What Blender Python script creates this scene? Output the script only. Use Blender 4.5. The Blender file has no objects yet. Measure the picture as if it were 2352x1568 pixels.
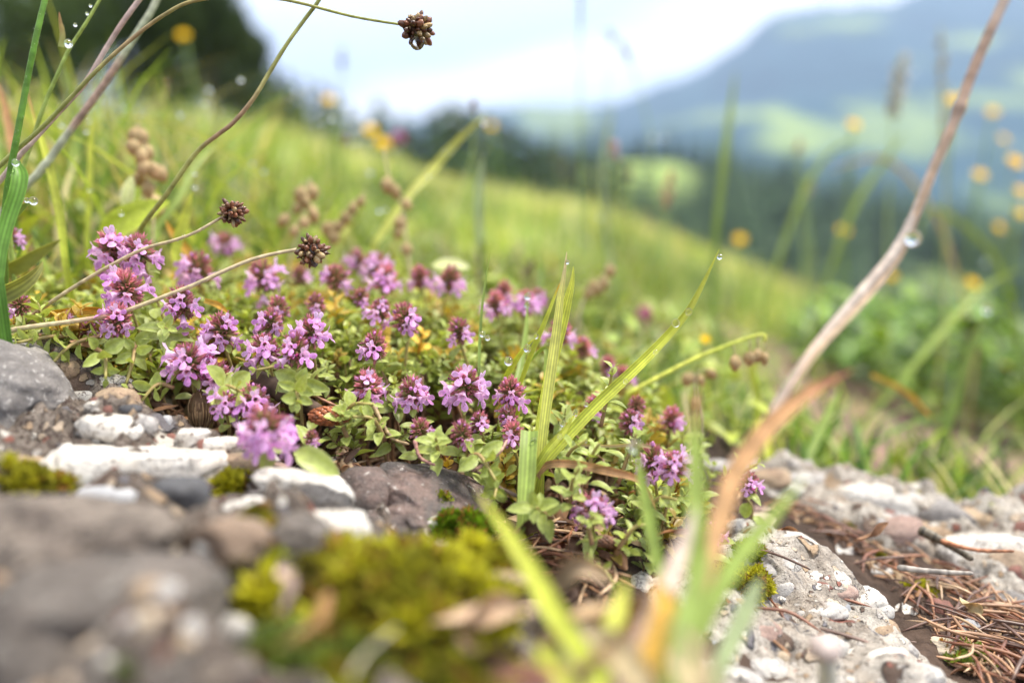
import bpy, math, random
import numpy as np
from mathutils import Matrix, Vector, Euler
R = math.radians
random.seed(7)
RNG = np.random.default_rng(11)
K = 0.01                      # the near scene is written in centimetres

# ------------------------------------------------------------------ camera, sky, sun, exposure
SC = bpy.context.scene
COL = SC.collection
PITCH = R(12.0)
cam_d = bpy.data.cameras.new("camera")
cam = bpy.data.objects.new("camera", cam_d)
COL.objects.link(cam)
cam_d.sensor_width = 36.0
cam_d.lens = 28.0
cam_d.clip_start = 0.005
cam_d.clip_end = 20000.0
cam.location = (0, 0, 0)
cam.rotation_euler = (math.pi / 2 - PITCH, 0, 0)
cam_d.dof.use_dof = True
cam_d.dof.focus_distance = 0.167
cam_d.dof.aperture_fstop = 5.6
cam_d.dof.aperture_blades = 0
SC.camera = cam

SUN_EL, SUN_AZ = R(64), R(75)      # azimuth measured from +Y (view) towards -X
world = bpy.data.worlds.new("World")
SC.world = world
world.use_nodes = True
wt = world.node_tree
for n in list(wt.nodes):
    wt.nodes.remove(n)


def wn(t, **kw):
    n = wt.nodes.new(t)
    for k, v in kw.items():
        setattr(n, k, v)
    return n


def wmath(op, a, b=None):
    n = wn('ShaderNodeMath', operation=op)
    for i, v in enumerate((a, b)):
        if v is None:
            continue
        if isinstance(v, (int, float)):
            n.inputs[i].default_value = v
        else:
            wt.links.new(v, n.inputs[i])
    return n.outputs[0]


w_out = wn('ShaderNodeOutputWorld')
sky = wn('ShaderNodeTexSky', sky_type='NISHITA')
sky.sun_disc = False
sky.sun_elevation = SUN_EL
sky.sun_rotation = SUN_AZ
sky.altitude = 900
bg_sky = wn('ShaderNodeBackground')
bg_sky.inputs['Strength'].default_value = 0.12
wt.links.new(sky.outputs[0], bg_sky.inputs['Color'])
# cloud layer: banks of bright and blue-grey overcast laid over the sky by direction
tc = wn('ShaderNodeTexCoord')
sep = wn('ShaderNodeSeparateXYZ')
wt.links.new(tc.outputs['Generated'], sep.inputs[0])
mp = wn('ShaderNodeMapping')
mp.inputs['Scale'].default_value = (1.6, 1.6, 6.0)
mp.inputs['Rotation'].default_value = (0, R(-12), 0)
wt.links.new(tc.outputs['Generated'], mp.inputs[0])
nz = wn('ShaderNodeTexNoise')
nz.inputs['Scale'].default_value = 1.7
nz.inputs['Detail'].default_value = 5
wt.links.new(mp.outputs[0], nz.inputs['Vector'])
s0 = wmath('SUBTRACT', sep.outputs['Z'], wmath('MULTIPLY', sep.outputs['X'], 0.20))
s1 = wmath('ADD', s0, wmath('MULTIPLY', wmath('SUBTRACT', nz.outputs['Fac'], 0.5), 0.10))
rmp = wn('ShaderNodeValToRGB')
wt.links.new(s1, rmp.inputs[0])
cr = rmp.color_ramp
stops = [(0.0, (0.60, 0.72, 0.90)), (0.07, (0.74, 0.83, 0.96)), (0.105, (1.0, 1.0, 1.0)), (0.125, (0.98, 0.985, 1.0)), (0.155, (0.54, 0.62, 0.79)),
         (0.20, (0.66, 0.72, 0.86)), (0.26, (0.90, 0.95, 1.0)), (0.40, (0.97, 0.97, 0.97)), (1.0, (1.0, 0.97, 0.92))]
while len(cr.elements) < len(stops):
    cr.elements.new(0.5)
for e, (p_, c_) in zip(cr.elements, stops):
    e.position = p_
    e.color = (*c_, 1)
bg_cl = wn('ShaderNodeBackground')
# an overcast sky is brighter overhead than at the horizon
zen = wn('ShaderNodeMapRange')
zen.inputs['From Min'].default_value = 0.12
zen.inputs['From Max'].default_value = 0.8
zen.inputs['To Min'].default_value = 1.55
zen.inputs['To Max'].default_value = 1.3
wt.links.new(sep.outputs['Z'], zen.inputs['Value'])
wt.links.new(zen.outputs[0], bg_cl.inputs['Strength'])
wt.links.new(rmp.outputs[0], bg_cl.inputs['Color'])
mixw = wn('ShaderNodeMixShader')
mixw.inputs[0].default_value = 0.90
wt.links.new(bg_sky.outputs[0], mixw.inputs[1])
wt.links.new(bg_cl.outputs[0], mixw.inputs[2])
wt.links.new(mixw.outputs[0], w_out.inputs['Surface'])

sun_d = bpy.data.lights.new("sun", 'SUN')
sun_d.energy = 4.4
sun_d.angle = R(14)
sun_d.color = (1.0, 0.92, 0.80)
sun = bpy.data.objects.new("sun", sun_d)
COL.objects.link(sun)
sv = Vector((math.sin(SUN_AZ) * math.cos(SUN_EL), math.cos(SUN_AZ) * math.cos(SUN_EL), math.sin(SUN_EL)))
sun.rotation_euler = sv.to_track_quat('Z', 'Y').to_euler()
sun.location = (0, 0, 30)

SC.view_settings.view_transform = 'Standard'
SC.view_settings.look = 'None'
SC.view_settings.exposure = 0.76
SC.view_settings.gamma = 1.0
SC.render.engine = 'CYCLES'
SC.cycles.use_denoising = True
SC.cycles.max_bounces = 8
SC.cycles.transparent_max_bounces = 8
SC.cycles.transmission_bounces = 6
SC.cycles.volume_bounces = 0
SC.cycles.sample_clamp_indirect = 6.0
SC.cycles.caustics_reflective = False
SC.cycles.use_adaptive_sampling = True
SC.cycles.adaptive_threshold = 0.015

# ------------------------------------------------------------------ geometry of the view, in centimetres
FP = 1829.0
CX = np.array([1.0, 0, 0])
CF = np.array([0, math.cos(PITCH), -math.sin(PITCH)])
CU = np.array([0, math.sin(PITCH), math.cos(PITCH)])


def at(px, py, z):
    """the point at depth z (cm) whose image falls on (px, py) of the 2352 x 1568 photograph"""
    return CX * ((px - 1176) / FP * z) + CF * z - CU * ((py - 784) / FP * z)


def cm(px, z):
    return px / FP * z


# ------------------------------------------------------------------ noise
def _hash(ix, iy, iz, s):
    h = (ix * 374761393 + iy * 668265263 + iz * 2147483647 + s * 974634777) & 0xffffffff
    h = ((h ^ (h >> 13)) * 1274126177) & 0xffffffff
    h = (h ^ (h >> 16)) & 0xffffffff
    return h / 4294967295.0


def vnoise(x, y, z, s=0):
    x = np.asarray(x, float); y = np.asarray(y, float); z = np.asarray(z, float)
    x, y, z = np.broadcast_arrays(x, y, z)
    ix = np.floor(x).astype(np.int64); iy = np.floor(y).astype(np.int64); iz = np.floor(z).astype(np.int64)
    fx = x - ix; fy = y - iy; fz = z - iz
    fx = fx * fx * (3 - 2 * fx); fy = fy * fy * (3 - 2 * fy); fz = fz * fz * (3 - 2 * fz)
    r = 0
    for a in (0, 1):
        for b in (0, 1):
            for c in (0, 1):
                w = (fx if a else 1 - fx) * (fy if b else 1 - fy) * (fz if c else 1 - fz)
                r = r + w * _hash(ix + a, iy + b, iz + c, s)
    return r * 2 - 1


def fbm(x, y, z=0.0, oct=4, s=0, gain=0.5):
    r = 0; a = 1.0; f = 1.0
    for k in range(oct):
        r = r + a * vnoise(np.asarray(x) * f + 17.3 * k, np.asarray(y) * f - 5.1 * k, np.asarray(z) * f + 3.7 * k, s + k)
        a *= gain; f *= 2.03
    return r


# ------------------------------------------------------------------ mesh collecting
class MB:
    """collects vertices (cm), faces, a colour per vertex and a material index per face"""
    def __init__(s):
        s.v = []; s.f = []; s.c = []; s.m = []; s.n = 0

    def add(s, v, f, col=(0.5, 0.5, 0.5), mi=0):
        v = np.asarray(v, float).reshape(-1, 3)
        col = np.asarray(col, float)
        if col.ndim == 1:
            col = np.tile(col, (len(v), 1))
        s.v.append(v); s.c.append(col)
        if isinstance(f, np.ndarray):
            f = (f + s.n).tolist()
        else:
            n = s.n
            f = [[i + n for i in q] for q in f]
        s.f.extend(f)
        if isinstance(mi, int):
            s.m.extend([mi] * len(f))
        else:
            s.m.extend(mi)
        s.n += len(v)

    def merge(s, other, M=None, tint=None):
        V, F, C, MI = other
        if M is not None:
            V = V @ M[:3, :3].T + M[:3, 3]
        if tint is not None:
            C = np.clip(C * tint, 0, 1)
        s.add(V, F, C, MI)

    def pack(s):
        V = np.concatenate(s.v); C = np.concatenate(s.c)
        return V, [list(q) for q in s.f], C, list(s.m)

    def mesh(s, name, mats, origin=(0, 0, 0), smooth=True, k=K):
        V = (np.concatenate(s.v) - np.asarray(origin)) * k
        me = bpy.data.meshes.new(name)
        me.from_pydata(V.tolist(), [], s.f)
        for m in (mats if isinstance(mats, (list, tuple)) else [mats]):
            me.materials.append(m)
        if len(me.materials) > 1:
            me.polygons.foreach_set('material_index', np.array(s.m, dtype=np.int32))
        C = np.concatenate(s.c)
        at_ = me.color_attributes.new('Col', 'FLOAT_COLOR', 'POINT')
        at_.data.foreach_set('color', np.concatenate([C, np.ones((len(C), 1))], axis=1).astype(np.float32).ravel())
        me.polygons.foreach_set('use_smooth', np.full(len(me.polygons), smooth))
        me.update()
        return me


def put(name, me, parent=None, loc=(0, 0, 0), M=None):
    """link a mesh; loc in cm"""
    o = bpy.data.objects.new(name, me)
    COL.objects.link(o)
    if parent is not None:
        o.parent = parent
    if M is not None:
        o.matrix_local = M
    else:
        o.location = [float(a) * K for a in loc]
    return o


def tag(o, label=None, cat=None, group=None, kind=None):
    if label: o['label'] = label
    if cat: o['category'] = cat
    if group: o['group'] = group
    if kind: o['kind'] = kind
    return o


def empty(name, loc=(0, 0, 0)):
    o = bpy.data.objects.new(name, None)
    o.empty_display_size = 0.01
    COL.objects.link(o)
    o.location = [float(a) * K for a in loc]
    return o


def unit(v):
    v = np.asarray(v, float)
    return v / max(1e-12, np.linalg.norm(v))


def frame(x, up=(0, 0, 1)):
    """3x3 with columns x, y, z: x along x, z near up"""
    x = unit(x); up = unit(up)
    if abs(np.dot(x, up)) > 0.97:
        up = unit(np.array([0.3, 0.9, 0.2]))
    y = unit(np.cross(up, x)); z = np.cross(x, y)
    return np.stack([x, y, z], axis=1)


def mat4(R3, t, s=1.0):
    M = np.eye(4); M[:3, :3] = R3 * s; M[:3, 3] = t
    return M


def smooth_path(P, n):
    """Catmull-Rom through the points, n samples, evenly by parameter length"""
    P = np.asarray(P, float)
    if len(P) == 2:
        t = np.linspace(0, 1, n)[:, None]
        return P[0] * (1 - t) + P[1] * t
    Q = np.vstack([2 * P[0] - P[1], P, 2 * P[-1] - P[-2]])
    seg = np.linalg.norm(np.diff(P, axis=0), axis=1); cum = np.concatenate([[0], np.cumsum(seg)])
    out = []
    for u in np.linspace(0, cum[-1], n):
        i = min(len(seg) - 1, max(0, np.searchsorted(cum, u, 'right') - 1))
        t = (u - cum[i]) / max(1e-9, seg[i])
        a, b, c, d = Q[i], Q[i + 1], Q[i + 2], Q[i + 3]
        out.append(0.5 * ((2 * b) + (-a + c) * t + (2 * a - 5 * b + 4 * c - d) * t * t + (-a + 3 * b - 3 * c + d) * t ** 3))
    return np.array(out)


def tube(mb, P, rad, seg=6, col=(0.5, 0.5, 0.5), mi=0, cap=True, wob=0.0):
    P = np.asarray(P, float); n = len(P)
    rad = np.asarray(rad, float) * np.ones(n)
    T = np.gradient(P, axis=0)
    T /= np.maximum(1e-9, np.linalg.norm(T, axis=1))[:, None]
    u = np.cross(T[0], [0.31, 0.2, 0.93]); u = unit(u)
    V = []
    a = np.linspace(0, 2 * math.pi, seg, endpoint=False)
    for i in range(n):
        u = unit(u - T[i] * np.dot(u, T[i])); w = np.cross(T[i], u)
        r = rad[i] * (1 + (wob * RNG.uniform(-1, 1, seg) if wob else 0))
        V.append(P[i] + (np.cos(a) * r)[:, None] * u + (np.sin(a) * r)[:, None] * w)
    V = np.concatenate(V)
    F = []
    for i in range(n - 1):
        for j in range(seg):
            k = (j + 1) % seg
            F.append([i * seg + j, i * seg + k, (i + 1) * seg + k, (i + 1) * seg + j])
    c = np.asarray(col, float)
    if c.ndim == 2:
        c = np.repeat(c, seg, axis=0)
    if cap:
        F.append(list(range(seg))[::-1]); F.append([(n - 1) * seg + j for j in range(seg)])
    mb.add(V, F, c, mi)


def ribbon(mb, P, width, side, col=(0.5, 0.5, 0.5), fold=0.25, mi=0, cols=5):
    """a leaf blade along P: width per sample, side = sideways direction per sample or one, folded along its midrib"""
    P = np.asarray(P, float); n = len(P)
    width = np.asarray(width, float) * np.ones(n)
    side = np.asarray(side, float)
    if side.ndim == 1:
        side = np.tile(side, (n, 1))
    T = np.gradient(P, axis=0); T /= np.maximum(1e-9, np.linalg.norm(T, axis=1))[:, None]
    S = side - T * np.sum(side * T, axis=1)[:, None]
    S /= np.maximum(1e-9, np.linalg.norm(S, axis=1))[:, None]
    N = np.cross(T, S)
    u = np.linspace(-1, 1, cols)
    V = (P[:, None, :] + S[:, None, :] * (u[None, :, None] * width[:, None, None] / 2)
         + N[:, None, :] * ((np.abs(u)[None, :, None] ** 1.3) * width[:, None, None] / 2 * fold))
    V = V.reshape(-1, 3)
    i = np.arange(n - 1)[:, None] * cols + np.arange(cols - 1)[None, :]
    F = np.stack([i, i + 1, i + cols + 1, i + cols], axis=-1).reshape(-1, 4)
    c = np.asarray(col, float)
    if c.ndim == 2:
        c = np.repeat(c, cols, axis=0)
    mb.add(V, F, c, mi)


_ico = {}
def ico(sub):
    if sub not in _ico:
        import bmesh
        bm = bmesh.new()
        bmesh.ops.create_icosphere(bm, subdivisions=sub, radius=1.0)
        V = np.array([v.co[:] for v in bm.verts]); F = np.array([[v.index for v in f.verts] for f in bm.faces])
        bm.free()
        _ico[sub] = (V, F)
    return _ico[sub]


def stone_verts(sub, seed, angular=0.0, rough=0.12, dents=0):
    V, F = ico(sub)
    r = 1 + rough * fbm(V[:, 0] * 1.3 + seed, V[:, 1] * 1.3, V[:, 2] * 1.3 + seed * 0.7, 4, s=seed)
    W = V * r[:, None]
    g = np.random.default_rng(seed)
    for k in range(int(angular)):
        d = unit(g.normal(size=3)); h = g.uniform(0.55, 0.85)
        t = W @ d
        W = W - d * (np.maximum(0, t - h) * 0.93)[:, None]
    if rough:
        W = W * (1 + 0.02 * fbm(W[:, 0] * 7, W[:, 1] * 7, W[:, 2] * 7 + seed, 3, s=seed + 3))[:, None]
    return W, F


def tps(pts):
    """smooth height field through scattered (x, y, h)"""
    P = np.asarray(pts, float); X = P[:, :2]; h = P[:, 2]; n = len(P)
    d = np.linalg.norm(X[:, None] - X[None], axis=2)
    Kk = np.where(d > 0, d * d * np.log(np.maximum(d, 1e-9)), 0) + np.eye(n) * 0.6
    Q = np.hstack([np.ones((n, 1)), X])
    A = np.zeros((n + 3, n + 3)); A[:n, :n] = Kk; A[:n, n:] = Q; A[n:, :n] = Q.T
    w = np.linalg.solve(A, np.concatenate([h, np.zeros(3)]))
    def f(x, y):
        x = np.asarray(x, float); y = np.asarray(y, float)
        r = w[n] + w[n + 1] * x + w[n + 2] * y
        for i in range(n):
            dd = (x - X[i, 0]) ** 2 + (y - X[i, 1]) ** 2
            r = r + w[i] * 0.5 * dd * np.log(np.maximum(dd, 1e-12))
        return r
    return f


def poly_sd(x, y, poly):
    """signed distance to a polygon, positive inside"""
    x = np.asarray(x, float); y = np.asarray(y, float)
    P = np.asarray(poly, float); n = len(P)
    d = np.full(x.shape, 1e9); ins = np.zeros(x.shape, bool)
    for i in range(n):
        a = P[i]; b = P[(i + 1) % n]
        e = b - a
        t = np.clip(((x - a[0]) * e[0] + (y - a[1]) * e[1]) / max(1e-9, e @ e), 0, 1)
        d = np.minimum(d, np.hypot(x - a[0] - t * e[0], y - a[1] - t * e[1]))
        c = ((a[1] > y) != (b[1] > y)) & (x < (b[0] - a[0]) * (y - a[1]) / (b[1] - a[1] + 1e-12) + a[0])
        ins ^= c
    return np.where(ins, d, -d)


# ------------------------------------------------------------------ materials
def nodes_of(name):
    m = bpy.data.materials.new(name)
    m.use_nodes = True
    t = m.node_tree
    for n in list(t.nodes):
        t.nodes.remove(n)
    return m, t


class NT:
    def __init__(s, name):
        s.m, s.t = nodes_of(name)
        s.out = s.n('ShaderNodeOutputMaterial')

    def n(s, typ, ins=None, **kw):
        nd = s.t.nodes.new(typ)
        for k, v in kw.items():
            setattr(nd, k, v)
        for k, v in (ins or {}).items():
            s.set(nd.inputs[k], v)
        return nd

    def set(s, inp, v):
        if isinstance(v, bpy.types.NodeSocket):
            s.t.links.new(v, inp)
        elif isinstance(v, tuple) and len(v) == 3 and inp.type == 'RGBA':
            inp.default_value = (*v, 1)
        else:
            inp.default_value = v

    def noise(s, scale, detail=4, rough=0.55, vec=None, dist=0.0):
        nd = s.n('ShaderNodeTexNoise', {'Scale': scale, 'Detail': detail, 'Roughness': rough, 'Distortion': dist})
        if vec is not None:
            s.t.links.new(vec, nd.inputs['Vector'])
        return nd.outputs['Fac']

    def ramp(s, fac, stops, interp='LINEAR'):
        nd = s.n('ShaderNodeValToRGB', {0: fac})
        nd.color_ramp.interpolation = interp
        e = nd.color_ramp.elements
        while len(e) < len(stops):
            e.new(0.5)
        for q, (p_, c_) in zip(e, stops):
            q.position = p_
            q.color = (*c_, 1) if isinstance(c_, tuple) else (c_, c_, c_, 1)
        return nd.outputs[0]

    def mix(s, a, b, fac, typ='MIX'):
        nd = s.n('ShaderNodeMix', data_type='RGBA', blend_type=typ)
        s.set(nd.inputs[0], fac); s.set(nd.inputs[6], a); s.set(nd.inputs[7], b)
        return nd.outputs[2]

    def math(s, op, a, b=None):
        nd = s.n('ShaderNodeMath', operation=op)
        s.set(nd.inputs[0], a)
        if b is not None:
            s.set(nd.inputs[1], b)
        return nd.outputs[0]

    def pos(s):
        return s.n('ShaderNodeNewGeometry').outputs['Position']

    def obj(s):
        return s.n('ShaderNodeTexCoord').outputs['Object']

    def attr(s):
        return s.n('ShaderNodeAttribute', attribute_name='Col').outputs['Color']

    def bump(s, h, dist, strength=1.0):
        return s.n('ShaderNodeBump', {'Height': h, 'Distance': dist, 'Strength': strength}).outputs[0]

    def done(s, col, rough=0.7, normal=None, trans=0.0, tcol=None, spec=0.4, **kw):
        b = s.n('ShaderNodeBsdfPrincipled', {'Base Color': col, 'Roughness': rough, 'Specular IOR Level': spec})
        for k, v in kw.items():
            s.set(b.inputs[k], v)
        if normal is not None:
            s.t.links.new(normal, b.inputs['Normal'])
        sh = b.outputs[0]
        if trans:
            tr = s.n('ShaderNodeBsdfTranslucent', {'Color': tcol if tcol is not None else col})
            mx = s.n('ShaderNodeMixShader', {0: trans, 1: sh, 2: tr.outputs[0]})
            sh = mx.outputs[0]
        s.t.links.new(sh, s.out.inputs['Surface'])
        return s.m


def foliage(name, trans=0.4, rough=0.45, var=0.25, scale=900, spec=0.4, warm=(1.0, 1.0, 0.55), bumpd=0.0):
    t = NT(name)
    a = t.attr()
    n = t.noise(scale, 3, 0.6, t.obj())
    c = t.mix(a, t.ramp(n, [(0.3, 1 - var), (0.7, 1 + var)]), 1.0, 'MULTIPLY')
    tc_ = t.mix(c, (warm[0] * 1.15, warm[1] * 1.15, warm[2]), 1.0, 'MULTIPLY')
    nm = t.bump(n, bumpd) if bumpd else None
    return t.done(c, rough, nm, trans, tc_, spec)


M_LEAF = foliage('thyme_leaf', 0.28, 0.42, 0.22, 700, 0.45, bumpd=0.00006)
M_GRASS = foliage('grass_blade', 0.45, 0.42, 0.12, 500, 0.4)
M_PETAL = foliage('petal', 0.4, 0.6, 0.26, 1100, 0.2, warm=(1.0, 0.85, 1.0))
M_CALYX = foliage('calyx', 0.25, 0.5, 0.2, 1500, 0.35, warm=(1.0, 0.9, 0.8))
M_STEM = foliage('stem', 0.1, 0.45, 0.2, 600, 0.35)
M_MOSS = foliage('moss', 0.4, 0.6, 0.25, 600, 0.2)
M_DRY = foliage('dry_leaf', 0.3, 0.6, 0.3, 400, 0.3, warm=(1.0, 0.8, 0.5), bumpd=0.0001)
M_NEEDLE = foliage('dry_needle', 0.05, 0.38, 0.3, 400, 0.5, warm=(1.0, 0.8, 0.6))
M_SEED = foliage('seed_capsule', 0.08, 0.28, 0.35, 900, 0.6, warm=(1.0, 0.7, 0.5), bumpd=0.0001)
M_CROWN = foliage('crown_leaves', 0.3, 0.6, 0.3, 3, 0.3)
M_BARK = foliage('bark', 0.0, 0.9, 0.3, 10, 0.2)
tw = NT('water')
gl = tw.n('ShaderNodeBsdfGlass', {'Color': (1, 1, 1), 'Roughness': 0.0, 'IOR': 1.33})
tw.t.links.new(gl.outputs[0], tw.out.inputs['Surface'])
M_WATER = tw.m


def rock_mat(name, base, stains, grain=(0.75, 1.2), sc=60, speck=None, bump=0.0006, rough=0.8, crack=None, grit=None):
    """base and stain colours by noise, fine mineral grain, optional specks and cracks"""
    t = NT(name)
    p = t.pos()
    n1 = t.noise(sc, 6, 0.62, p, 0.3)
    n2 = t.noise(sc * 5.5, 5, 0.7, p)
    n3 = t.noise(sc * 26, 3, 0.7, p)
    c = t.mix(base, stains, t.ramp(n1, [(0.42, 0.0), (0.62, 1.0)]))
    c = t.mix(c, t.ramp(n2, [(0.3, grain[0]), (0.7, grain[1])]), 1.0, 'MULTIPLY')
    c = t.mix(c, t.ramp(n3, [(0.3, grain[0]), (0.7, grain[1])]), 0.8, 'MULTIPLY')
    if speck is not None:
        sp, amount = speck
        c = t.mix(c, sp, t.ramp(t.noise(sc * 9, 4, 0.75, p, 0.6), [(1 - amount - 0.04, 0.0), (1 - amount, 1.0)]))
    h = t.math('ADD', t.math('MULTIPLY', n2, 0.7), t.math('MULTIPLY', n3, 0.3))
    if grit:
        # small stones of many colours set in the cement
        for k, (vs, thr) in enumerate(grit):
            wp = t.mix(p, t.n('ShaderNodeTexNoise', {'Scale': vs * 1.2, 'Vector': p}).outputs['Color'], 0.0022 if k else 0.006)
            vo = t.n('ShaderNodeTexVoronoi', {'Scale': vs, 'Vector': wp})
            sp_ = t.n('ShaderNodeSeparateColor', {0: vo.outputs['Color']})
            cc = t.ramp(sp_.outputs[0], [(0.0, (0.62, 0.58, 0.52)), (0.16, (0.40, 0.37, 0.34)), (0.34, (0.24, 0.10, 0.075)), (0.46, (0.36, 0.26, 0.17)), (0.62, (0.16, 0.15, 0.16)), (0.76, (0.50, 0.40, 0.30)), (0.9, (0.13, 0.09, 0.07))], 'CONSTANT')
            cc = t.mix(cc, t.ramp(n3, [(0.3, 0.75), (0.7, 1.2)]), 1.0, 'MULTIPLY')
            keep = t.math('MULTIPLY', t.math('GREATER_THAN', sp_.outputs[1], thr), t.ramp(vo.outputs['Distance'], [(0.30, 1.0), (0.40, 0.0)]))
            c = t.mix(c, cc, keep)
            h = t.math('ADD', h, t.math('MULTIPLY', keep, 0.8 if k else 1.6))
    if crack is not None:
        v = t.n('ShaderNodeTexVoronoi', {'Scale': sc * 1.1, 'Vector': t.mix(p, t.n('ShaderNodeTexNoise', {'Scale': sc * 3, 'Vector': p}).outputs['Color'], 0.012)}, feature='DISTANCE_TO_EDGE')
        k = t.ramp(v.outputs['Distance'], [(0.0, 1.0), (0.028, 0.0)])
        k = t.math('MULTIPLY', k, t.ramp(t.noise(sc * 0.8, 2, 0.5, p), [(0.45, 0.0), (0.6, 1.0)]))
        c = t.mix(c, crack, k)
        h = t.math('SUBTRACT', h, t.math('MULTIPLY', k, 0.5))
    return t.done(c, rough, t.bump(h, bump), spec=0.35)


RM = {
    'white': rock_mat('white_stone', (0.76, 0.73, 0.68), (0.58, 0.53, 0.46), (0.80, 1.12), 110, ((0.16, 0.12, 0.10), 0.39), 0.0008, 0.7, (0.12, 0.09, 0.08)),
    'cream': rock_mat('cream_stone', (0.50, 0.43, 0.33), (0.45, 0.36, 0.26), (0.8, 1.15), 110, None, 0.0004, 0.75),
    'pale': rock_mat('pale_grey_stone', (0.46, 0.44, 0.41), (0.36, 0.34, 0.33), (0.75, 1.2), 120, ((0.12, 0.10, 0.09), 0.36), 0.0005, 0.75, (0.10, 0.08, 0.07)),
    'grey': rock_mat('grey_limestone', (0.22, 0.205, 0.195), (0.13, 0.12, 0.115), (0.7, 1.25), 80, ((0.42, 0.40, 0.38), 0.38), 0.0006, 0.8),
    'blue': rock_mat('bluish_grey_stone', (0.25, 0.265, 0.29), (0.36, 0.36, 0.37), (0.8, 1.2), 90, None, 0.0004, 0.7),
    'tan': rock_mat('tan_stone', (0.40, 0.30, 0.20), (0.26, 0.18, 0.12), (0.7, 1.25), 120, ((0.10, 0.06, 0.05), 0.36), 0.0006, 0.8),
    'pink': rock_mat('pink_stone', (0.36, 0.26, 0.22), (0.28, 0.19, 0.16), (0.75, 1.2), 110, None, 0.0005, 0.8),
    'red': rock_mat('reddish_brown_stone', (0.20, 0.09, 0.07), (0.12, 0.06, 0.05), (0.7, 1.3), 120, None, 0.0005, 0.7),
    'brown': rock_mat('brown_stone', (0.20, 0.14, 0.10), (0.32, 0.24, 0.17), (0.65, 1.3), 100, ((0.06, 0.04, 0.03), 0.36), 0.0007, 0.8),
    'dark': rock_mat('dark_stone', (0.075, 0.065, 0.062), (0.16, 0.11, 0.095), (0.7, 1.35), 70, ((0.42, 0.39, 0.36), 0.345), 0.0007, 0.65),
    'slate': rock_mat('dark_grey_rock', (0.062, 0.052, 0.046), (0.135, 0.115, 0.10), (0.6, 1.4), 60, ((0.25, 0.24, 0.22), 0.36), 0.0012, 0.75),
    'taupe': rock_mat('taupe_rock', (0.21, 0.175, 0.145), (0.12, 0.095, 0.08), (0.55, 1.4), 60, ((0.05, 0.04, 0.035), 0.42), 0.002, 0.8),
    'black': rock_mat('charcoal_stone', (0.045, 0.045, 0.05), (0.08, 0.08, 0.085), (0.7, 1.3), 90, None, 0.0005, 0.6),
    'matrix': rock_mat('brown_conglomerate', (0.12, 0.095, 0.078), (0.22, 0.185, 0.155), (0.5, 1.5), 130, ((0.05, 0.03, 0.025), 0.42), 0.0012, 0.85, None, ((130, 0.45), (420, 0.3))),
    'matrix_pale': rock_mat('pale_conglomerate', (0.42, 0.385, 0.34), (0.29, 0.25, 0.21), (0.6, 1.35), 90, ((0.10, 0.075, 0.06), 0.38), 0.0011, 0.85, None, ((170, 0.45), (480, 0.4))),
}
# ------------------------------------------------------------------ the lie of the land (cm)
SOIL = [(-14, 4, 7.2), (-12, 12, 6.6), (-12, 18, 4.9), (-13, 25, 4.0), (-4, 4, 7.6), (-5, 12, 7.2), (-5, 17, 6.6), (-6, 21, 6.1), (-6, 26, 5.2), (0, 4, 8.0),
        (0, 12, 8.0), (-0.5, 16.5, 7.5), (0, 20, 7.3), (0, 27, 6.6), (1.4, 14.0, 7.45), (3, 17, 7.6), (6, 5, 9.2), (5, 14, 8.8), (5.5, 20, 8.5), (6, 27, 8.5), (12, 6, 9.8),
        (10, 15, 9.8), (12, 20, 10.3), (12, 26, 11.2), (20, 14, 11.5), (21, 28, 13.5), (-22, 10, 3.5), (-24, 26, 1.0)]
_soil = tps([(x, y, -h) for x, y, h in SOIL])
FT = np.array([-3, -0.64, -0.45, -0.315, -0.24, -0.178, -0.09, 0.0, 0.09, 0.177, 0.26, 0.34, 0.423, 0.52, 0.64, 3])
FV = np.array([-0.30, -0.055, -0.050, -0.050, -0.040, -0.020, 0.004, 0.028, 0.042, 0.070, 0.100, 0.130, 0.170, 0.21, 0.245, 0.9])


def sstep(a, b, x):
    t = np.clip((x - a) / (b - a), 0, 1)
    return t * t * (3 - 2 * t)


def ground(x, y):
    x = np.asarray(x, float); y = np.asarray(y, float)
    xs = np.clip(x, -26, 26); ys = np.clip(y, 2, 30)
    near = _soil(xs, ys) - 0.33 * (x - xs)
    ye = np.maximum(y, 1.0)
    F = (np.interp(x / ye - 0.03, FT, FV) + np.interp(x / ye + 0.03, FT, FV) + np.interp(x / ye, FT, FV)) / 3
    far = -6.5 - ye * F
    far = far + 1.2 * fbm(x / 45, y / 60, 0, 3, 5) * sstep(60, 200, y)
    w = sstep(26, 60, y)
    h = near * (1 - w) + far * w
    # past the brow of the meadow the land falls away to the valley
    d = np.maximum(0, y - 2800)
    h = h - np.where(d < 1500, d * d / 6000, 375 + (d - 1500) * 0.5)
    return np.maximum(h, -7000 - 0 * x)


# ------------------------------------------------------------------ ground sheet
rr = np.concatenate([[0.5], np.geomspace(3, 450000, 330)])
th = np.concatenate([np.linspace(-math.pi * 1.5, -0.85, 50, endpoint=False), np.linspace(-0.85, 0.85, 300), np.linspace(0.85, math.pi * 0.5, 20)[1:]])
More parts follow.
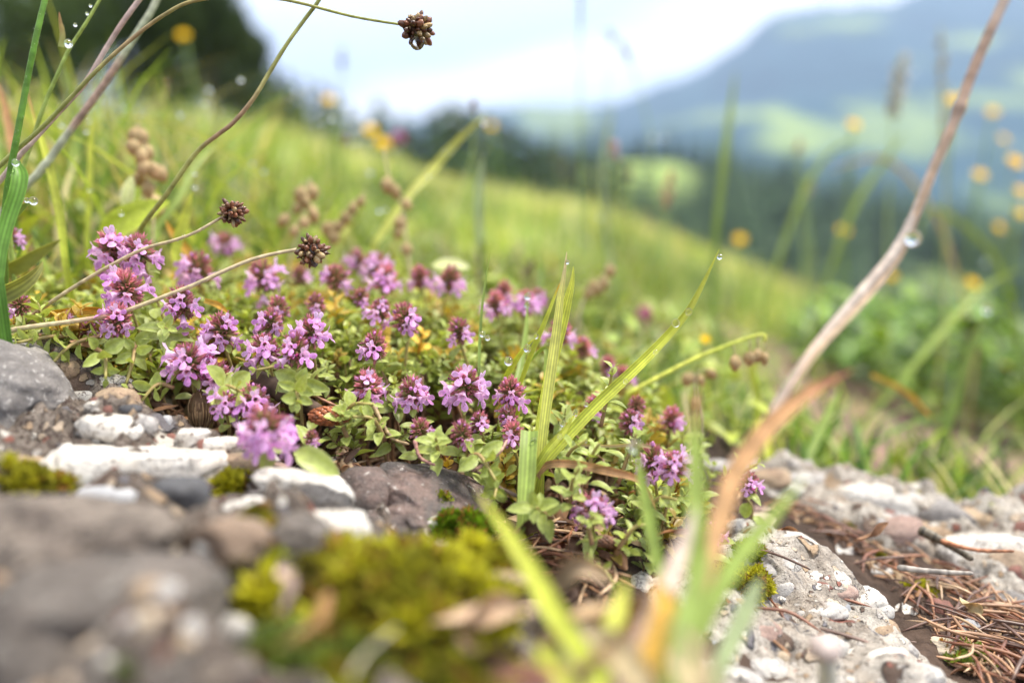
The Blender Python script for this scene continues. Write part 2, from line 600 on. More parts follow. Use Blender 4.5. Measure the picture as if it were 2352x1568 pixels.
# angle 0 looks along +Y; the sheet is closed all round
th = np.concatenate([np.linspace(-math.pi, -0.85, 40, endpoint=False), np.linspace(-0.85, 0.85, 320), np.linspace(0.85, math.pi, 40, endpoint=False)[1:]])
RRg, THg = np.meshgrid(rr, th, indexing='ij')
X = RRg * np.sin(THg); Y = RRg * np.cos(THg)
Z = ground(X, Y)
nearf = 1 - sstep(40, 90, RRg)
Z = Z + nearf * (0.16 * fbm(X * 1.7, Y * 1.7, 0, 4, 21) + 0.05 * fbm(X * 7, Y * 7, 0, 3, 31))
Vg = np.stack([X, Y, Z], -1).reshape(-1, 3)
nr, nt = X.shape
ii = (np.arange(nr - 1)[:, None] * nt + np.arange(nt)[None, :]); jj = (np.arange(nr - 1)[:, None] * nt + (np.arange(nt)[None, :] + 1) % nt)
Fg = np.stack([ii, ii + nt, jj + nt, jj], -1).reshape(-1, 4)
x, y = Vg[:, 0], Vg[:, 1]
n1 = fbm(x / 3, y / 3, 0, 4, 41)[:, None]; n2 = fbm(x / 90, y / 160, 0, 4, 43)[:, None]; n3 = fbm(x / 14, y / 18, 0, 3, 47)[:, None]
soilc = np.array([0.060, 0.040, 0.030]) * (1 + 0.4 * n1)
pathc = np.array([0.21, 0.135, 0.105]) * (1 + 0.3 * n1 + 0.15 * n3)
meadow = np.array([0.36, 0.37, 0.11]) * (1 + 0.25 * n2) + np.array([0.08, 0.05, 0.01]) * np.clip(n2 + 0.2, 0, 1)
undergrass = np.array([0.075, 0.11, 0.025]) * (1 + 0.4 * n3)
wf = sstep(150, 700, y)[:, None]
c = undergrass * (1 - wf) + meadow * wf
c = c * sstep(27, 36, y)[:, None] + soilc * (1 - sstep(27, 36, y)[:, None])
pw = (sstep(9.5, 14, x - 0.10 * (y - 30)) * sstep(26, 31, y) * (1 - sstep(66, 82, y - 0.30 * x + 4 * n3[:, 0])))[:, None]
c = c * (1 - pw) + pathc * pw
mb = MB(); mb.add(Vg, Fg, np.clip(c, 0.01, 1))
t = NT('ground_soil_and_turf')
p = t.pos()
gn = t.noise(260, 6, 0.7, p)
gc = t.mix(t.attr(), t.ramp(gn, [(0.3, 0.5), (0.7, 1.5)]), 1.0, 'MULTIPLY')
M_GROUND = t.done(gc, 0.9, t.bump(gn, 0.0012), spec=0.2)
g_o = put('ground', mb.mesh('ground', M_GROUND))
tag(g_o, 'dark soil, brown path and sloping meadow turf', 'ground', kind='structure')

# ------------------------------------------------------------------ conglomerate bodies
def surf_fn(ctrl, amp, seed, sc=1.0):
    base = tps([(*at(*c)[:2], at(*c)[2]) for c in ctrl])
    def f(x, y):
        h = base(x, y)
        n = fbm(x * 0.55 * sc, y * 0.55 * sc, 0, 3, seed) * 0.30 + fbm(x * 1.9 * sc, y * 1.9 * sc, 0, 4, seed + 9) * 0.13
        b = np.abs(fbm(x * 1.1 + 5, y * 1.1, 0, 3, seed + 20)) * -0.35 + 0.1
        return h + amp * (n + b)
    return f


def rock_sheet(name, f, poly, res, mat, parent, seed, drop=0.9, deep=2.6):
    P = np.array([at(*q)[:2] for q in poly])
    x0, y0 = P.min(0) - 0.6; x1, y1 = P.max(0) + 0.6
    xs = np.arange(x0, x1, res); ys = np.arange(y0, y1, res)
    X, Y = np.meshgrid(xs, ys, indexing='xy')
    sd = poly_sd(X, Y, P) + 0.22 * fbm(X * 0.9, Y * 0.9, 0, 4, seed + 50)
    Z = f(X, Y) + 0.035 * fbm(X * 6, Y * 6, 0, 3, seed + 60) + 0.012 * fbm(X * 22, Y * 22, 0, 2, seed + 61)
    e = np.clip(1 - sd / drop, 0, 1.9)
    Z = Z - deep * e ** 2.4
    X = X + 0.08 * fbm(X * 2, Y * 2, Z * 2, 3, seed + 70); Y = Y + 0.10 * fbm(X * 2, Y * 2, Z * 2 + 9, 3, seed + 71)
    ny, nx = X.shape
    keep = sd > -0.55
    idx = np.arange(ny * nx).reshape(ny, nx)
    q = np.stack([idx[:-1, :-1], idx[:-1, 1:], idx[1:, 1:], idx[1:, :-1]], -1)
    kq = keep[:-1, :-1] & keep[:-1, 1:] & keep[1:, 1:] & keep[1:, :-1]
    F = q[kq]
    used = np.unique(F); mp_ = -np.ones(ny * nx, int); mp_[used] = np.arange(len(used))
    V = np.stack([X, Y, Z], -1).reshape(-1, 3)[used]; F = mp_[F]
    # flat underside, well below the soil, closes the body
    cnt = {}
    for a, b in ((0, 1), (1, 2), (2, 3), (3, 0)):
        for i, j in zip(F[:, a].tolist(), F[:, b].tolist()):
            k = (min(i, j), max(i, j)); cnt[k] = None if k in cnt else (i, j)
    zb = V[:, 2].min() - 1.0
    mb = MB(); n = len(V)
    low = V.copy(); low[:, 2] = zb
    walls = [[j, i, i + n, j + n] for v in cnt.values() if v for i, j in (v,)]
    bot = (F[:, ::-1] + n).tolist()
    mb.add(np.vstack([V, low]), F.tolist() + walls + bot, (0.5, 0.5, 0.5))
    return put(name, mb.mesh(name, mat, np.array(parent.location) / K if parent else (0, 0, 0)), parent)


def top(x, y):
    """the highest of soil and rock bodies"""
    h = ground(x, y)
    for f, P in ((fL, LEFTP), (fR, RIGHTP), (fM, RIMP)):
        sd = poly_sd(x, y, np.array([at(*q)[:2] for q in P]))
        h = np.maximum(h, np.where(sd > 0.15, f(x, y) - 2.6 * np.clip(1 - sd / 0.9, 0, 1) ** 2.4, -99))
    return h


def hit(px, py, f, z0=4.0, z1=60.0):
    zs = np.arange(z0, z1, 0.04)
    P = np.array([at(px, py, z) for z in zs])
    b = P[:, 2] < f(P[:, 0], P[:, 1])
    i = int(np.argmax(b)) if b.any() else len(zs) - 1
    return zs[i], P[i]


_pb = [0]
def pebble(parent, f, px, py, w, h, kind, ang=0, label=None, sink=0.45, sub=None, deep=0.9, name='pebble', z=None, tilt=None, rough=0.16):
    _pb[0] += 1
    seed = 100 + _pb[0]
    g = np.random.default_rng(seed)
    if z is None:
        z, _ = hit(px, py, top)
    a = cm(w, z) / 2 * 1.12; c = cm(h, z) / 2 * 1.1; b = (a + c) / 2 * deep
    ctr = at(px, py, z + 0.35 * b) + np.array([0, 0, -sink * c])
    if sub is None:
        sub = 5 if w > 150 else (4 if w > 55 else 3)
    if w > 220 and kind in ('taupe', 'slate', 'brown', 'dark'):
        rough = 0.30
    V, F = stone_verts(sub, seed, ang, rough)
    e = 0.85
    V = np.sign(V) * np.abs(V) ** e
    V = V * np.array([a, b, c])
    tl = g.uniform(-0.12, 0.12, 3) if tilt is None else tilt
    Rm = np.array(Euler((tl[0] - 0.15, tl[1], tl[2] * 3 if tilt is None else tl[2])).to_matrix())
    V = V @ Rm.T + ctr
    mb = MB(); mb.add(V, F, (0.5, 0.5, 0.5))
    org = np.array(parent.location) / K if parent else ctr
    o = put(name, mb.mesh(name, RM[kind], org), parent, (0, 0, 0) if parent else ctr)
    if label:
        o['label'] = label
    return o


LEFT = [(0, 800, 17.5), (0, 1000, 13), (0, 1200, 10), (0, 1400, 7.5), (0, 1568, 6), (170, 850, 17.2), (200, 1000, 14), (300, 1100, 11.5), (250, 1300, 8.6), (300, 1450, 7),
        (300, 1568, 6.1), (340, 860, 17.8), (400, 960, 16.5), (450, 1050, 14.5), (480, 1150, 12), (500, 1300, 9.3), (520, 1450, 7.6), (520, 1568, 6.6), (520, 1030, 16.5),
        (600, 1090, 15.5), (620, 1200, 12.5), (700, 1300, 10.2), (700, 1450, 9.2), (700, 1568, 8.2), (720, 1060, 16.6), (700, 1130, 15.3), (800, 1230, 13), (880, 1260, 12.2),
        (830, 1085, 16.8), (1000, 1110, 16.6), (1000, 1200, 14.5), (1090, 1230, 14.8), (1000, 1330, 11.6), (1000, 1450, 10.2), (1000, 1568, 8.9), (1200, 1350, 11.5),
        (1250, 1450, 11.0), (1250, 1568, 9.9), (1450, 1480, 11.6), (1500, 1568, 10.6)]
LEFTP = [(-250, 800, 18), (0, 790, 18), (150, 815, 18), (340, 850, 18), (400, 900, 18.4), (500, 1000, 17.4), (620, 1050, 17), (720, 1055, 16.9), (830, 1065, 17), (1000, 1080, 17), (1090, 1130, 16.6),
         (1110, 1230, 14.8), (1230, 1330, 12.2), (1400, 1420, 11.8), (1640, 1568, 10.8), (1650, 1900, 7.6), (-600, 1900, 4.2)]
LEFT = [(a_, b_, c_ + max(0, b_ - 1100) / 468 * 1.9 * min(1, max(0, (1100 - a_) / 400))) for a_, b_, c_ in LEFT]
RIGHT = [(1440, 1290, 15.8), (1480, 1400, 14), (1560, 1500, 13.2), (1620, 1568, 12.8), (1560, 1260, 17), (1640, 1190, 19), (1700, 1200, 18.5), (1800, 1220, 18.8), (1950, 1295, 17.8),
         (2050, 1380, 17.2), (2150, 1500, 16), (2230, 1568, 15.5), (1700, 1350, 16), (1900, 1400, 15.8), (1800, 1500, 14.3), (2000, 1560, 14), (1750, 1568, 13.6), (1900, 1320, 17)]
RIGHTP = [(1430, 1285, 16), (1560, 1240, 17.3), (1660, 1170, 19.2), (1720, 1175, 19.3), (1830, 1205, 19), (1960, 1280, 18.1), (2080, 1375, 17.3), (2140, 1470, 16.3), (2230, 1568, 15.6),
          (2400, 1750, 14.5), (1500, 1850, 10.2), (1400, 1430, 13.4)]
RIM = [(1620, 1075, 24), (1700, 1110, 23.5), (1760, 1115, 23.5), (1850, 1105, 23.5), (1980, 1125, 23), (2100, 1170, 22.5), (2250, 1205, 21.5), (2352, 1290, 20), (2300, 1330, 19.5)]
RIMP = [(1640, 1120, 22.3), (1900, 1165, 21.9), (2100, 1260, 20.5), (2300, 1350, 19), (2420, 1400, 18.6), (2500, 1230, 23), (2250, 1180, 24), (2000, 1105, 25), (1850, 1080, 25.5), (1600, 1060, 26)]
fL = surf_fn(LEFT, 1.9, 301); fR = surf_fn(RIGHT, 0.9, 401); fM = surf_fn(RIM, 1.3, 501)

rockL = tag(empty('conglomerate_rock', (-5, 10, -6.5)), 'brown conglomerate rock studded with white and grey pebbles below the thyme', 'rock')
rock_sheet('rock_body', fL, LEFTP, 0.075, RM['matrix'], rockL, 301)
rockR = tag(empty('conglomerate_rock', (6, 14, -9)), 'pale grey conglomerate rock with rounded pebbles beside the brown needle bed', 'rock')
rock_sheet('rock_body', fR, RIGHTP, 0.065, RM['matrix_pale'], rockR, 401)
rockM = tag(empty('conglomerate_rock', (11, 21, -9.8)), 'knobbly rock rim of stones between the needle bed and the grass', 'rock')
rock_sheet('rock_body', fM, RIMP, 0.09, RM['matrix_pale'], rockM, 501, drop=0.7)

P_ = lambda *a, **k: pebble(rockL, fL, *a, **k)
for a in [
    (148, 845, 58, 48, 'tan', 2), (250, 875, 96, 34, 'white', 5, 'angular white stone with cracks'), (188, 913, 62, 42, 'white', 1), (258, 976, 145, 62, 'white', 1, 'long smooth white pebble with cracks'),
    (330, 968, 62, 48, 'pale', 1), (369, 933, 82, 48, 'white', 3), (383, 968, 28, 36, 'blue', 0), (272, 912, 95, 48, 'tan', 2), (322, 884, 56, 52, 'brown', 2),
    (443, 1000, 82, 52, 'white', 4), (478, 1022, 84, 40, 'white', 4), (522, 1016, 64, 34, 'white', 3), (150, 890, 30, 40, 'red', 4), (392, 1008, 48, 38, 'red', 2), (300, 937, 46, 20, 'black', 0),
    (255, 1045, 60, 30, 'tan', 2), (545, 975, 46, 60, 'pale', 2), (375, 870, 80, 70, 'grey', 3), (300, 1064, 370, 150, 'white', 3, 'large blurred white boulder with grey shading', 0.25),
    (455, 1080, 70, 60, 'pale', 3), (235, 1165, 225, 110, 'blue', 6, 'bluish grey angular stone', 0.0), (405, 1135, 130, 80, 'black', 4, None, 0.1), (470, 1112, 110, 32, 'pink', 3), (120, 1080, 90, 44, 'pale', 2),
    (50, 1065, 90, 50, 'tan', 2), (684, 1122, 215, 100, 'white', 5, 'broad clean white slab', 0.0), (745, 1105, 80, 46, 'white', 3), (590, 1135, 86, 44, 'white', 3), (560, 1160, 90, 40, 'white', 3), (745, 1205, 200, 74, 'white', 2, 'long white stone behind the moss'),
    (772, 1062, 86, 34, 'pale', 3), (842, 1150, 150, 170, 'dark', 1, 'smooth dark brown stone', 0.2), (958, 1178, 84, 62, 'pale', 3), (1012, 1205, 82, 52, 'white', 3), (985, 1232, 110, 52, 'pale', 2), (1008, 1155, 56, 58, 'tan', 2),
    (436, 1305, 110, 64, 'white', 1, None, 0.0), (660, 1240, 190, 130, 'slate', 3, None, 0.1), (510, 1235, 190, 100, 'brown', 3, None, 0.1), (560, 1290, 90, 40, 'cream', 2), (275, 1240, 150, 80, 'pink', 2, None, 0.0), (320, 1310, 120, 60, 'pink', 2),
    (110, 1262, 500, 190, 'taupe', 3, None, 0.0), (15, 1345, 70, 100, 'tan', 1), (345, 1432, 62, 90, 'cream', 1), (360, 1352, 90, 40, 'pale', 2), (540, 1345, 250, 120, 'slate', 3, None, 0.1), (260, 1400, 420, 200, 'slate', 4, None, 0.0),
    (60, 1490, 420, 260, 'slate', 4, None, 0.0), (300, 1535, 260, 150, 'slate', 3, None, 0.1), (500, 1545, 160, 80, 'taupe', 2), (520, 1440, 110, 60, 'pale', 2), (430, 1440, 60, 60, 'pale', 1), (600, 1380, 70, 60, 'pale', 3), (60, 1180, 120, 50, 'brown', 3),
    (180, 1110, 90, 40, 'pink', 2), (620, 1070, 90, 26, 'pink', 3), (560, 1062, 120, 40, 'tan', 4), (520, 1120, 40, 24, 'brown', 2), (800, 1550, 200, 60, 'brown', 2), (1060, 1350, 220, 90, 'tan', 3),
    (1180, 1420, 180, 90, 'brown', 3), (1000, 1265, 90, 46, 'pale', 2), (1120, 1480, 160, 70, 'dark', 2), (690, 1010, 120, 60, 'dark', 3), (590, 850, 150, 80, 'grey', 2), (660, 1030, 70, 26, 'brown', 3),
]:
    a = list(a); lab = a.pop(6) if len(a) > 6 and (a[6] is None or isinstance(a[6], str)) else None
    sk = a.pop(6) if len(a) > 6 else 0.25
    P_(*a, label=lab, sink=sk)
pebble(rockL, fL, -30, 935, 440, 330, 'grey', 3, 'large rough grey stone with white flecks', 0.0, z=15.2, tilt=(0.0, 0.45, 0.2), sub=6)
g = np.random.default_rng(5)
for k in range(22):
    px = g.uniform(130, 720); py = np.interp(px, [130, 340, 520, 720], [870, 890, 1010, 1050]) + g.uniform(5, 160)
    s = g.uniform(12, 34)
    P_(px, py, s * g.uniform(1, 1.6), s, g.choice(['red', 'brown', 'tan', 'pale', 'pink', 'brown', 'blue', 'red']), int(g.integers(0, 4)))
    if k % 2:
        px, py, s = g.uniform(20, 600), g.uniform(1190, 1540), g.uniform(30, 60)
        P_(px, py, s * g.uniform(1, 1.6), s, g.choice(['pale', 'cream', 'tan', 'pink', 'pale', 'white']), 2, sink=0.1)

P_ = lambda *a, **k: pebble(rockR, fR, *a, **k)
for a in [
    (1890, 1316, 122, 78, 'white', 1, 'largest white rounded pebble'), (1886, 1368, 72, 42, 'cream', 0, 'oval cream pebble with dark outline'), (1941, 1416, 130, 58, 'tan', 0), (2022, 1437, 92, 78, 'tan', 0), (2090, 1442, 74, 42, 'cream', 0),
    (1936, 1350, 66, 32, 'pink', 0), (1933, 1383, 56, 30, 'blue', 0), (1747, 1436, 88, 64, 'pink', 1, 'loose tan and pink pebble'), (1965, 1500, 50, 34, 'brown', 0), (1855, 1495, 48, 46, 'red', 3), (1798, 1471, 30, 17, 'cream', 0),
    (1824, 1478, 50, 22, 'white', 2), (1800, 1226, 150, 44, 'white', 2), (1735, 1192, 100, 60, 'cream', 2), (1748, 1170, 76, 36, 'pink', 1), (1700, 1200, 60, 44, 'pale', 2), (1905, 1262, 130, 36, 'pale', 2),
    (1845, 1350, 60, 40, 'pale', 2), (1800, 1340, 50, 40, 'pale', 1), (1985, 1360, 110, 52, 'white', 2), (2010, 1392, 80, 36, 'pale', 2), (1880, 1392, 120, 36, 'pale', 2), (1960, 1470, 110, 40, 'pale', 2), (2040, 1500, 100, 40, 'white', 2),
    (1900, 1470, 90, 50, 'pale', 2), (2070, 1480, 70, 40, 'pale', 3), (2110, 1535, 110, 40, 'pale', 3), (1710, 1500, 190, 90, 'pale', 2), (1780, 1395, 40, 60, 'brown', 2), (2050, 1545, 90, 40, 'white', 3), (1690, 1545, 120, 50, 'pale', 2),
    (1820, 1540, 70, 36, 'pink', 2), (1880, 1540, 60, 30, 'white', 2), (1470, 1330, 90, 100, 'white', 2, 'white crumbly stone'), (1540, 1300, 90, 60, 'cream', 2), (1500, 1390, 70, 50, 'pale', 2), (1720, 1270, 80, 40, 'pale', 2), (1790, 1290, 90, 40, 'pale', 2),
    (2000, 1300, 90, 40, 'pale', 2), (2075, 1395, 60, 50, 'white', 3), (1625, 1475, 70, 60, 'blue', 2), (1640, 1540, 70, 60, 'white', 2), (2120, 1480, 90, 30, 'pale', 2),
]:
    a = list(a); lab = a.pop(6) if len(a) > 6 and isinstance(a[6], str) else None
    P_(*a, label=lab, sink=0.75, rough=0.12)
for k in range(52):
    px = g.uniform(1660, 2120); py = np.interp(px, [1660, 1960, 2120], [1240, 1310, 1460]) + g.uniform(0, 1) ** 0.8 * 290
    s = g.uniform(11, 34)
    P_(px, min(py, 1600), s * g.uniform(1, 1.7), s, g.choice(['white', 'pale', 'pale', 'tan', 'cream', 'red', 'brown', 'pink']), int(g.integers(0, 4)), sink=0.7)

P_ = lambda *a, **k: pebble(rockM, fM, *a, **k)
for a in [(1972, 1124, 150, 66, 'white', 4, 'cream white angular stone'), (2070, 1146, 130, 60, 'pale', 3), (2157, 1170, 130, 64, 'grey', 3), (2246, 1192, 130, 70, 'tan', 3), (2275, 1258, 190, 80, 'white', 3), (1855, 1098, 130, 50, 'pale', 2),
          (1760, 1095, 110, 50, 'tan', 2), (1690, 1080, 100, 50, 'pale', 3), (2150, 1215, 120, 50, 'tan', 3), (1930, 1150, 80, 30, 'brown', 2), (2330, 1290, 110, 70, 'brown', 3), (1640, 1070, 90, 40, 'pale', 3), (2345, 1215, 60, 56, 'red', 3),
          (1800, 1120, 80, 36, 'pale', 2), (2050, 1190, 90, 40, 'pale', 2)]:
    a = list(a); lab = a.pop(6) if len(a) > 6 and isinstance(a[6], str) else None
    P_(*a, label=lab, sink=0.4)

# loose stones that lie on the soil
o = pebble(None, fL, 992, 1172, 330, 205, 'dark', 4, None, 0.35, sub=6, name='boulder', z=15.1, tilt=(0.1, 0.30, 0.1), rough=0.16)
tag(o, 'dark grey lichen-flecked stone under the thyme, with a small green moss tuft', 'stone')
def loose(px, py, w, h, kind, ang, label, f=None, **k):
    o = pebble(None, f or ground, px, py, w, h, kind, ang, None, 0.2, name='stone', **k)
    return tag(o, label, 'stone', group='loose stones on the needle bed')
for px, py, w, h, kd, an, lb in [
    (2069, 1218, 96, 78, 'pink', 0, 'round pinkish brown stone on the needle bed below the rim'), (2175, 1500, 130, 62, 'cream', 1, 'cream stone half buried at the foot of the pale rock'),
    (2155, 1408, 66, 74, 'red', 4, 'angular purple-brown stone among needles'), (2303, 1388, 100, 56, 'grey', 3, 'grey flat stone under needles'), (2210, 1440, 80, 50, 'blue', 3, 'dark blue-grey chip under needles'),
    (2330, 1310, 70, 56, 'red', 4, 'purple-brown chip beside the white rim stone'), (2120, 1340, 60, 30, 'brown', 3, 'small brown chip under the grey twig'), (2260, 1550, 110, 60, 'tan', 2, 'tan stone at the lower corner of the needle bed'),
    (1255, 1265, 110, 60, 'red', 3, 'reddish brown chip in the needle hollow by the dark stone')]:
    loose(px, py, w, h, kd, an, lb)
# ------------------------------------------------------------------ far hill, mountain, forest, trees, haze (metres x 100)
HT = np.array([-2, -0.3, -0.1, 0.0, 0.10, 0.20, 0.29, 0.45, 0.64, 2]); HH = np.array([-60, -40, -14, -3.0, 3.0, 2.5, -6, -16, -27, -80]) * 100.0
def hill_z(x, y):
    t_ = x / np.maximum(y, 1)
    top_ = np.interp(t_, HT, HH)
    s = np.clip((y - 9500) / (27000 - 9500), 0, 1)
    back = np.clip((y - 27000) / 30000, 0, 1)
    z = -6800 + (top_ + 6800) * (s ** 0.8) * (1 - back ** 1.5)
    return z + 250 * fbm(x / 4000, y / 4000, 0, 3, 71) * np.clip(s * 3, 0, 1)


tt = np.linspace(-1.1, 1.1, 130); yy = np.geomspace(8500, 62000, 70)
T_, Y_ = np.meshgrid(tt, yy, indexing='xy')
X_ = T_ * Y_
Zh = hill_z(X_, Y_)
V = np.stack([X_, Y_, Zh], -1).reshape(-1, 3)
n_, m_ = T_.shape
i = np.arange(n_ - 1)[:, None] * m_ + np.arange(m_ - 1)[None]
F = np.stack([i, i + 1, i + m_ + 1, i + m_], -1).reshape(-1, 4)
def clearing(x, y):
    t_ = x / y
    a = np.exp(-(((t_ - 0.155) / 0.075) ** 2 + ((y - 25800) / 2600) ** 2) ** 2)
    b = np.exp(-(((t_ - 0.56) / 0.07) ** 2 + ((y - 22000) / 2200) ** 2) ** 2) * 0.6
    return np.clip(a + b, 0, 1)
cl = clearing(V[:, 0], V[:, 1])[:, None]
c = np.array([0.030, 0.050, 0.022]) * (1 - cl) + np.array([0.27, 0.36, 0.11]) * cl
mb = MB(); mb.add(V, F, c)
M_FAR = (lambda t: t.done(t.mix(t.attr(), t.ramp(t.noise(0.06, 4, 0.6, t.pos()), [(0.3, 0.7), (0.7, 1.3)]), 1.0, 'MULTIPLY'), 0.95, spec=0.1))(NT('far_turf'))
tag(put('hill', mb.mesh('hill', M_FAR)), 'wooded hill across the valley with a bright clearing', 'hill', kind='structure')

MT = np.array([-0.9, -0.5, -0.25, -0.1, -0.03, 0.0, 0.07, 0.12, 0.177, 0.23, 0.275, 0.31, 0.37, 0.45, 0.56, 0.64, 0.9])
ME = np.array([-0.01, 0.0, 0.02, 0.055, 0.070, 0.073, 0.080, 0.087, 0.099, 0.118, 0.145, 0.168, 0.187, 0.207, 0.216, 0.24, 0.26])
tt = np.linspace(-0.9, 0.9, 260); dd = np.linspace(0, 1, 90)
T_, D_ = np.meshgrid(tt, dd, indexing='xy')
Y_ = 90000 + 170000 * D_; X_ = T_ * Y_
sky_h = np.interp(T_, MT, ME) * 260000
prof = D_ ** 1.15
Zm = -7500 + (sky_h + 7500) * prof
Zm += 2600 * D_ * fbm(T_ * 16, D_ * 5, 0, 4, 85) + (1 - D_ ** 6) * D_ * 12000 * fbm(X_ / 26000 + Y_ / 60000, Y_ / 50000, 0, 4, 81) * (0.4 + 0.6 * np.clip(T_ + 0.3, 0, 1))
V = np.stack([X_, Y_, Zm], -1).reshape(-1, 3)
back = np.stack([T_[-1] * 300000, np.full(T_.shape[1], 300000.0), np.full(T_.shape[1], -7600.0)], -1)
n_, m_ = T_.shape
V = np.vstack([V, back])
i = np.arange(n_)[:, None] * m_ + np.arange(m_ - 1)[None]
F = np.stack([i, i + 1, i + m_ + 1, i + m_], -1).reshape(-1, 4)
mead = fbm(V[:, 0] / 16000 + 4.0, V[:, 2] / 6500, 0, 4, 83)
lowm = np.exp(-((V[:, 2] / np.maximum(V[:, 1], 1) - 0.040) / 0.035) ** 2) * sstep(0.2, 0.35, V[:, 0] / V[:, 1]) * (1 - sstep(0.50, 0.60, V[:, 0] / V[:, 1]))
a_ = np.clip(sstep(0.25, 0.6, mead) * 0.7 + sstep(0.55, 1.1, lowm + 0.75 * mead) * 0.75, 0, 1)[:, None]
c = np.array([0.018, 0.065, 0.085]) * (1 - a_) + np.array([0.22, 0.30, 0.09]) * a_  # dark green forest, with the blue of distance haze painted into its colour
mb = MB(); mb.add(V, F, c)
tag(put('mountain', mb.mesh('mountain', M_FAR)), 'haze-blue forested mountain with pale alpine meadows under cloud', 'mountain', kind='structure')


# -------- trees
def conifer_pack(seed, tiers=16, br=9, full=True):
    """unit conifer, height 1, radius about 0.2"""
    g = np.random.default_rng(seed); mb = MB()
    for k in range(tiers):
        u = (k + 0.5) / tiers
        h = 0.10 + 0.88 * u
        rad = 0.20 * (1 - u) ** 0.85 + 0.012
        for j in range(br):
            a = 2 * math.pi * (j + g.uniform(-0.3, 0.3)) / br + k * 0.7
            r = rad * g.uniform(0.7, 1.15)
            d = np.array([math.cos(a), math.sin(a), 0]); s = np.array([-d[1], d[0], 0])
            w = r * g.uniform(0.35, 0.5)
            p0 = np.array([0, 0, h + 0.02]); p1 = d * r * 0.55 + [0, 0, h - 0.01]; p2 = d * r + [0, 0, h - r * g.uniform(0.25, 0.5)]
            col = np.array([0.030, 0.055, 0.022]) * g.uniform(0.7, 1.5)
            mb.add([p0 - s * w * 0.15, p0 + s * w * 0.15, p1 + s * w, p1 - s * w, p2, p1 + s * w * 0.4 - [0, 0, 0.02], p1 - s * w * 0.4 - [0, 0, 0.02]],
                   [[0, 1, 2, 3], [3, 2, 4], [1, 5, 4, 2], [0, 3, 4, 6]], col)
    return mb


def trunk_mb(h, r, seed, limbs=0, lean=0.0):
    g = np.random.default_rng(seed); mb = MB()
    tube(mb, smooth_path([(0, 0, -h * 0.04), (lean * h * 0.1, 0, h * 0.4), (lean * h * 0.2, 0.02 * h, h)], 8), np.linspace(r, r * 0.25, 8), 8, (0.06, 0.045, 0.035))
    for k in range(limbs):
        z = h * g.uniform(0.35, 0.9); a = g.uniform(0, 6.28); l = h * g.uniform(0.25, 0.45)
        tube(mb, smooth_path([(0, 0, z), (math.cos(a) * l * 0.5, math.sin(a) * l * 0.5, z + l * 0.35), (math.cos(a) * l, math.sin(a) * l, z + l * 0.5)], 5), np.linspace(r * 0.4, r * 0.1, 5), 5, (0.06, 0.045, 0.035))
    return mb


CON = []
for k in range(3):
    cp = conifer_pack(60 + k)
    cp.c = [q * np.array([1.7, 1.8, 1.6]) for q in cp.c]
    CON.append((cp.mesh('crown', M_CROWN, k=1.0, smooth=False), trunk_mb(0.95, 0.016, k).mesh('trunk', M_BARK, k=1.0)))


def conifer(px, ptop, d, label, group, k):
    """a conifer d metres off whose top shows at (px, ptop)"""
    tp = at(px, ptop, d * 100)
    base = float(max(ground(tp[0], tp[1]), hill_z(tp[0], tp[1]) if tp[1] > 9500 else -1e9))
    h = (tp[2] - base) * K
    o = tag(empty('conifer', (tp[0], tp[1], base)), label, 'tree', group)
    w_ = h * (1.25 + 0.35 * math.sin(k * 2.3))
    M = Matrix.Rotation(k * 1.7, 4, 'Z') @ Matrix.Diagonal((w_, w_, h, 1))
    put('crown', CON[k % 3][0], o, M=M); put('trunk', CON[k % 3][1], o, M=M)
    return o


lst = [(868, 232, 75), (884, 262, 80), (925, 262, 85), (936, 285, 90), (985, 262, 80), (1010, 250, 72), (1035, 238, 70), (1062, 246, 74), (1085, 255, 78), (1110, 262, 75), (1140, 276, 80), (1165, 285, 85), (1195, 300, 88),
       (1225, 316, 92), (1260, 326, 95), (1000, 300, 66), (960, 310, 70), (1290, 345, 105), (1318, 352, 110), (1345, 362, 115), (1376, 366, 120), (1405, 362, 130), (1430, 352, 140), (1240, 340, 90), (1130, 300, 82), (1050, 290, 76)]
for k, (px, py, d) in enumerate(lst):
    conifer(px, py - 26, d, 'dark conifer in the row of treetops behind the meadow brow', 'conifers behind the meadow brow', k)
for k, (px, py, d) in enumerate([(625, 128, 44), (660, 150, 46), (700, 165, 48), (735, 178, 50), (765, 196, 52), (795, 222, 55), (822, 246, 58), (600, 112, 42), (680, 185, 47), (640, 175, 43)]):
    conifer(px, py, d, 'dark conifer on the descending treeline beside the broadleaf trees', 'conifers of the descending treeline', k)
for k, (px, py, d) in enumerate([(1455, 300, 288), (1480, 296, 290), (1510, 302, 286), (1545, 306, 290), (1580, 316, 284), (1615, 322, 286), (1650, 335, 284), (1700, 352, 280), (1740, 365, 278), (1790, 385, 275)]):
    conifer(px, py, d, 'dark conifer standing above the forest edge under the blue mountain', 'conifers above the forest edge', k)

# the forest on the hill: one mass that nobody could count
g = np.random.default_rng(99)
packs = [conifer_pack(80 + k, tiers=7, br=6).pack() for k in range(3)]
fb = MB(); n = 0
while n < 1000:
    t_ = g.uniform(-0.15, 0.75); y_ = g.uniform(12500, 29000); x_ = t_ * y_
    if clearing(x_, y_) > 0.25 or (0.07 < t_ < 0.24 and y_ > 22500 and y_ < 27500):
        continue
    s = g.uniform(1100, 1900)
    sh = g.uniform(1.8, 3.6)
    fb.merge(packs[n % 3], mat4(np.diag([1.5, 1.5, 1.0]), (x_, y_, float(hill_z(x_, y_)) - 60), s), np.array([sh, sh, sh]))
    n += 1
tag(put('forest', fb.mesh('forest', M_CROWN, smooth=False)), 'dark green conifer forest covering the far hillside', 'forest', kind='stuff')


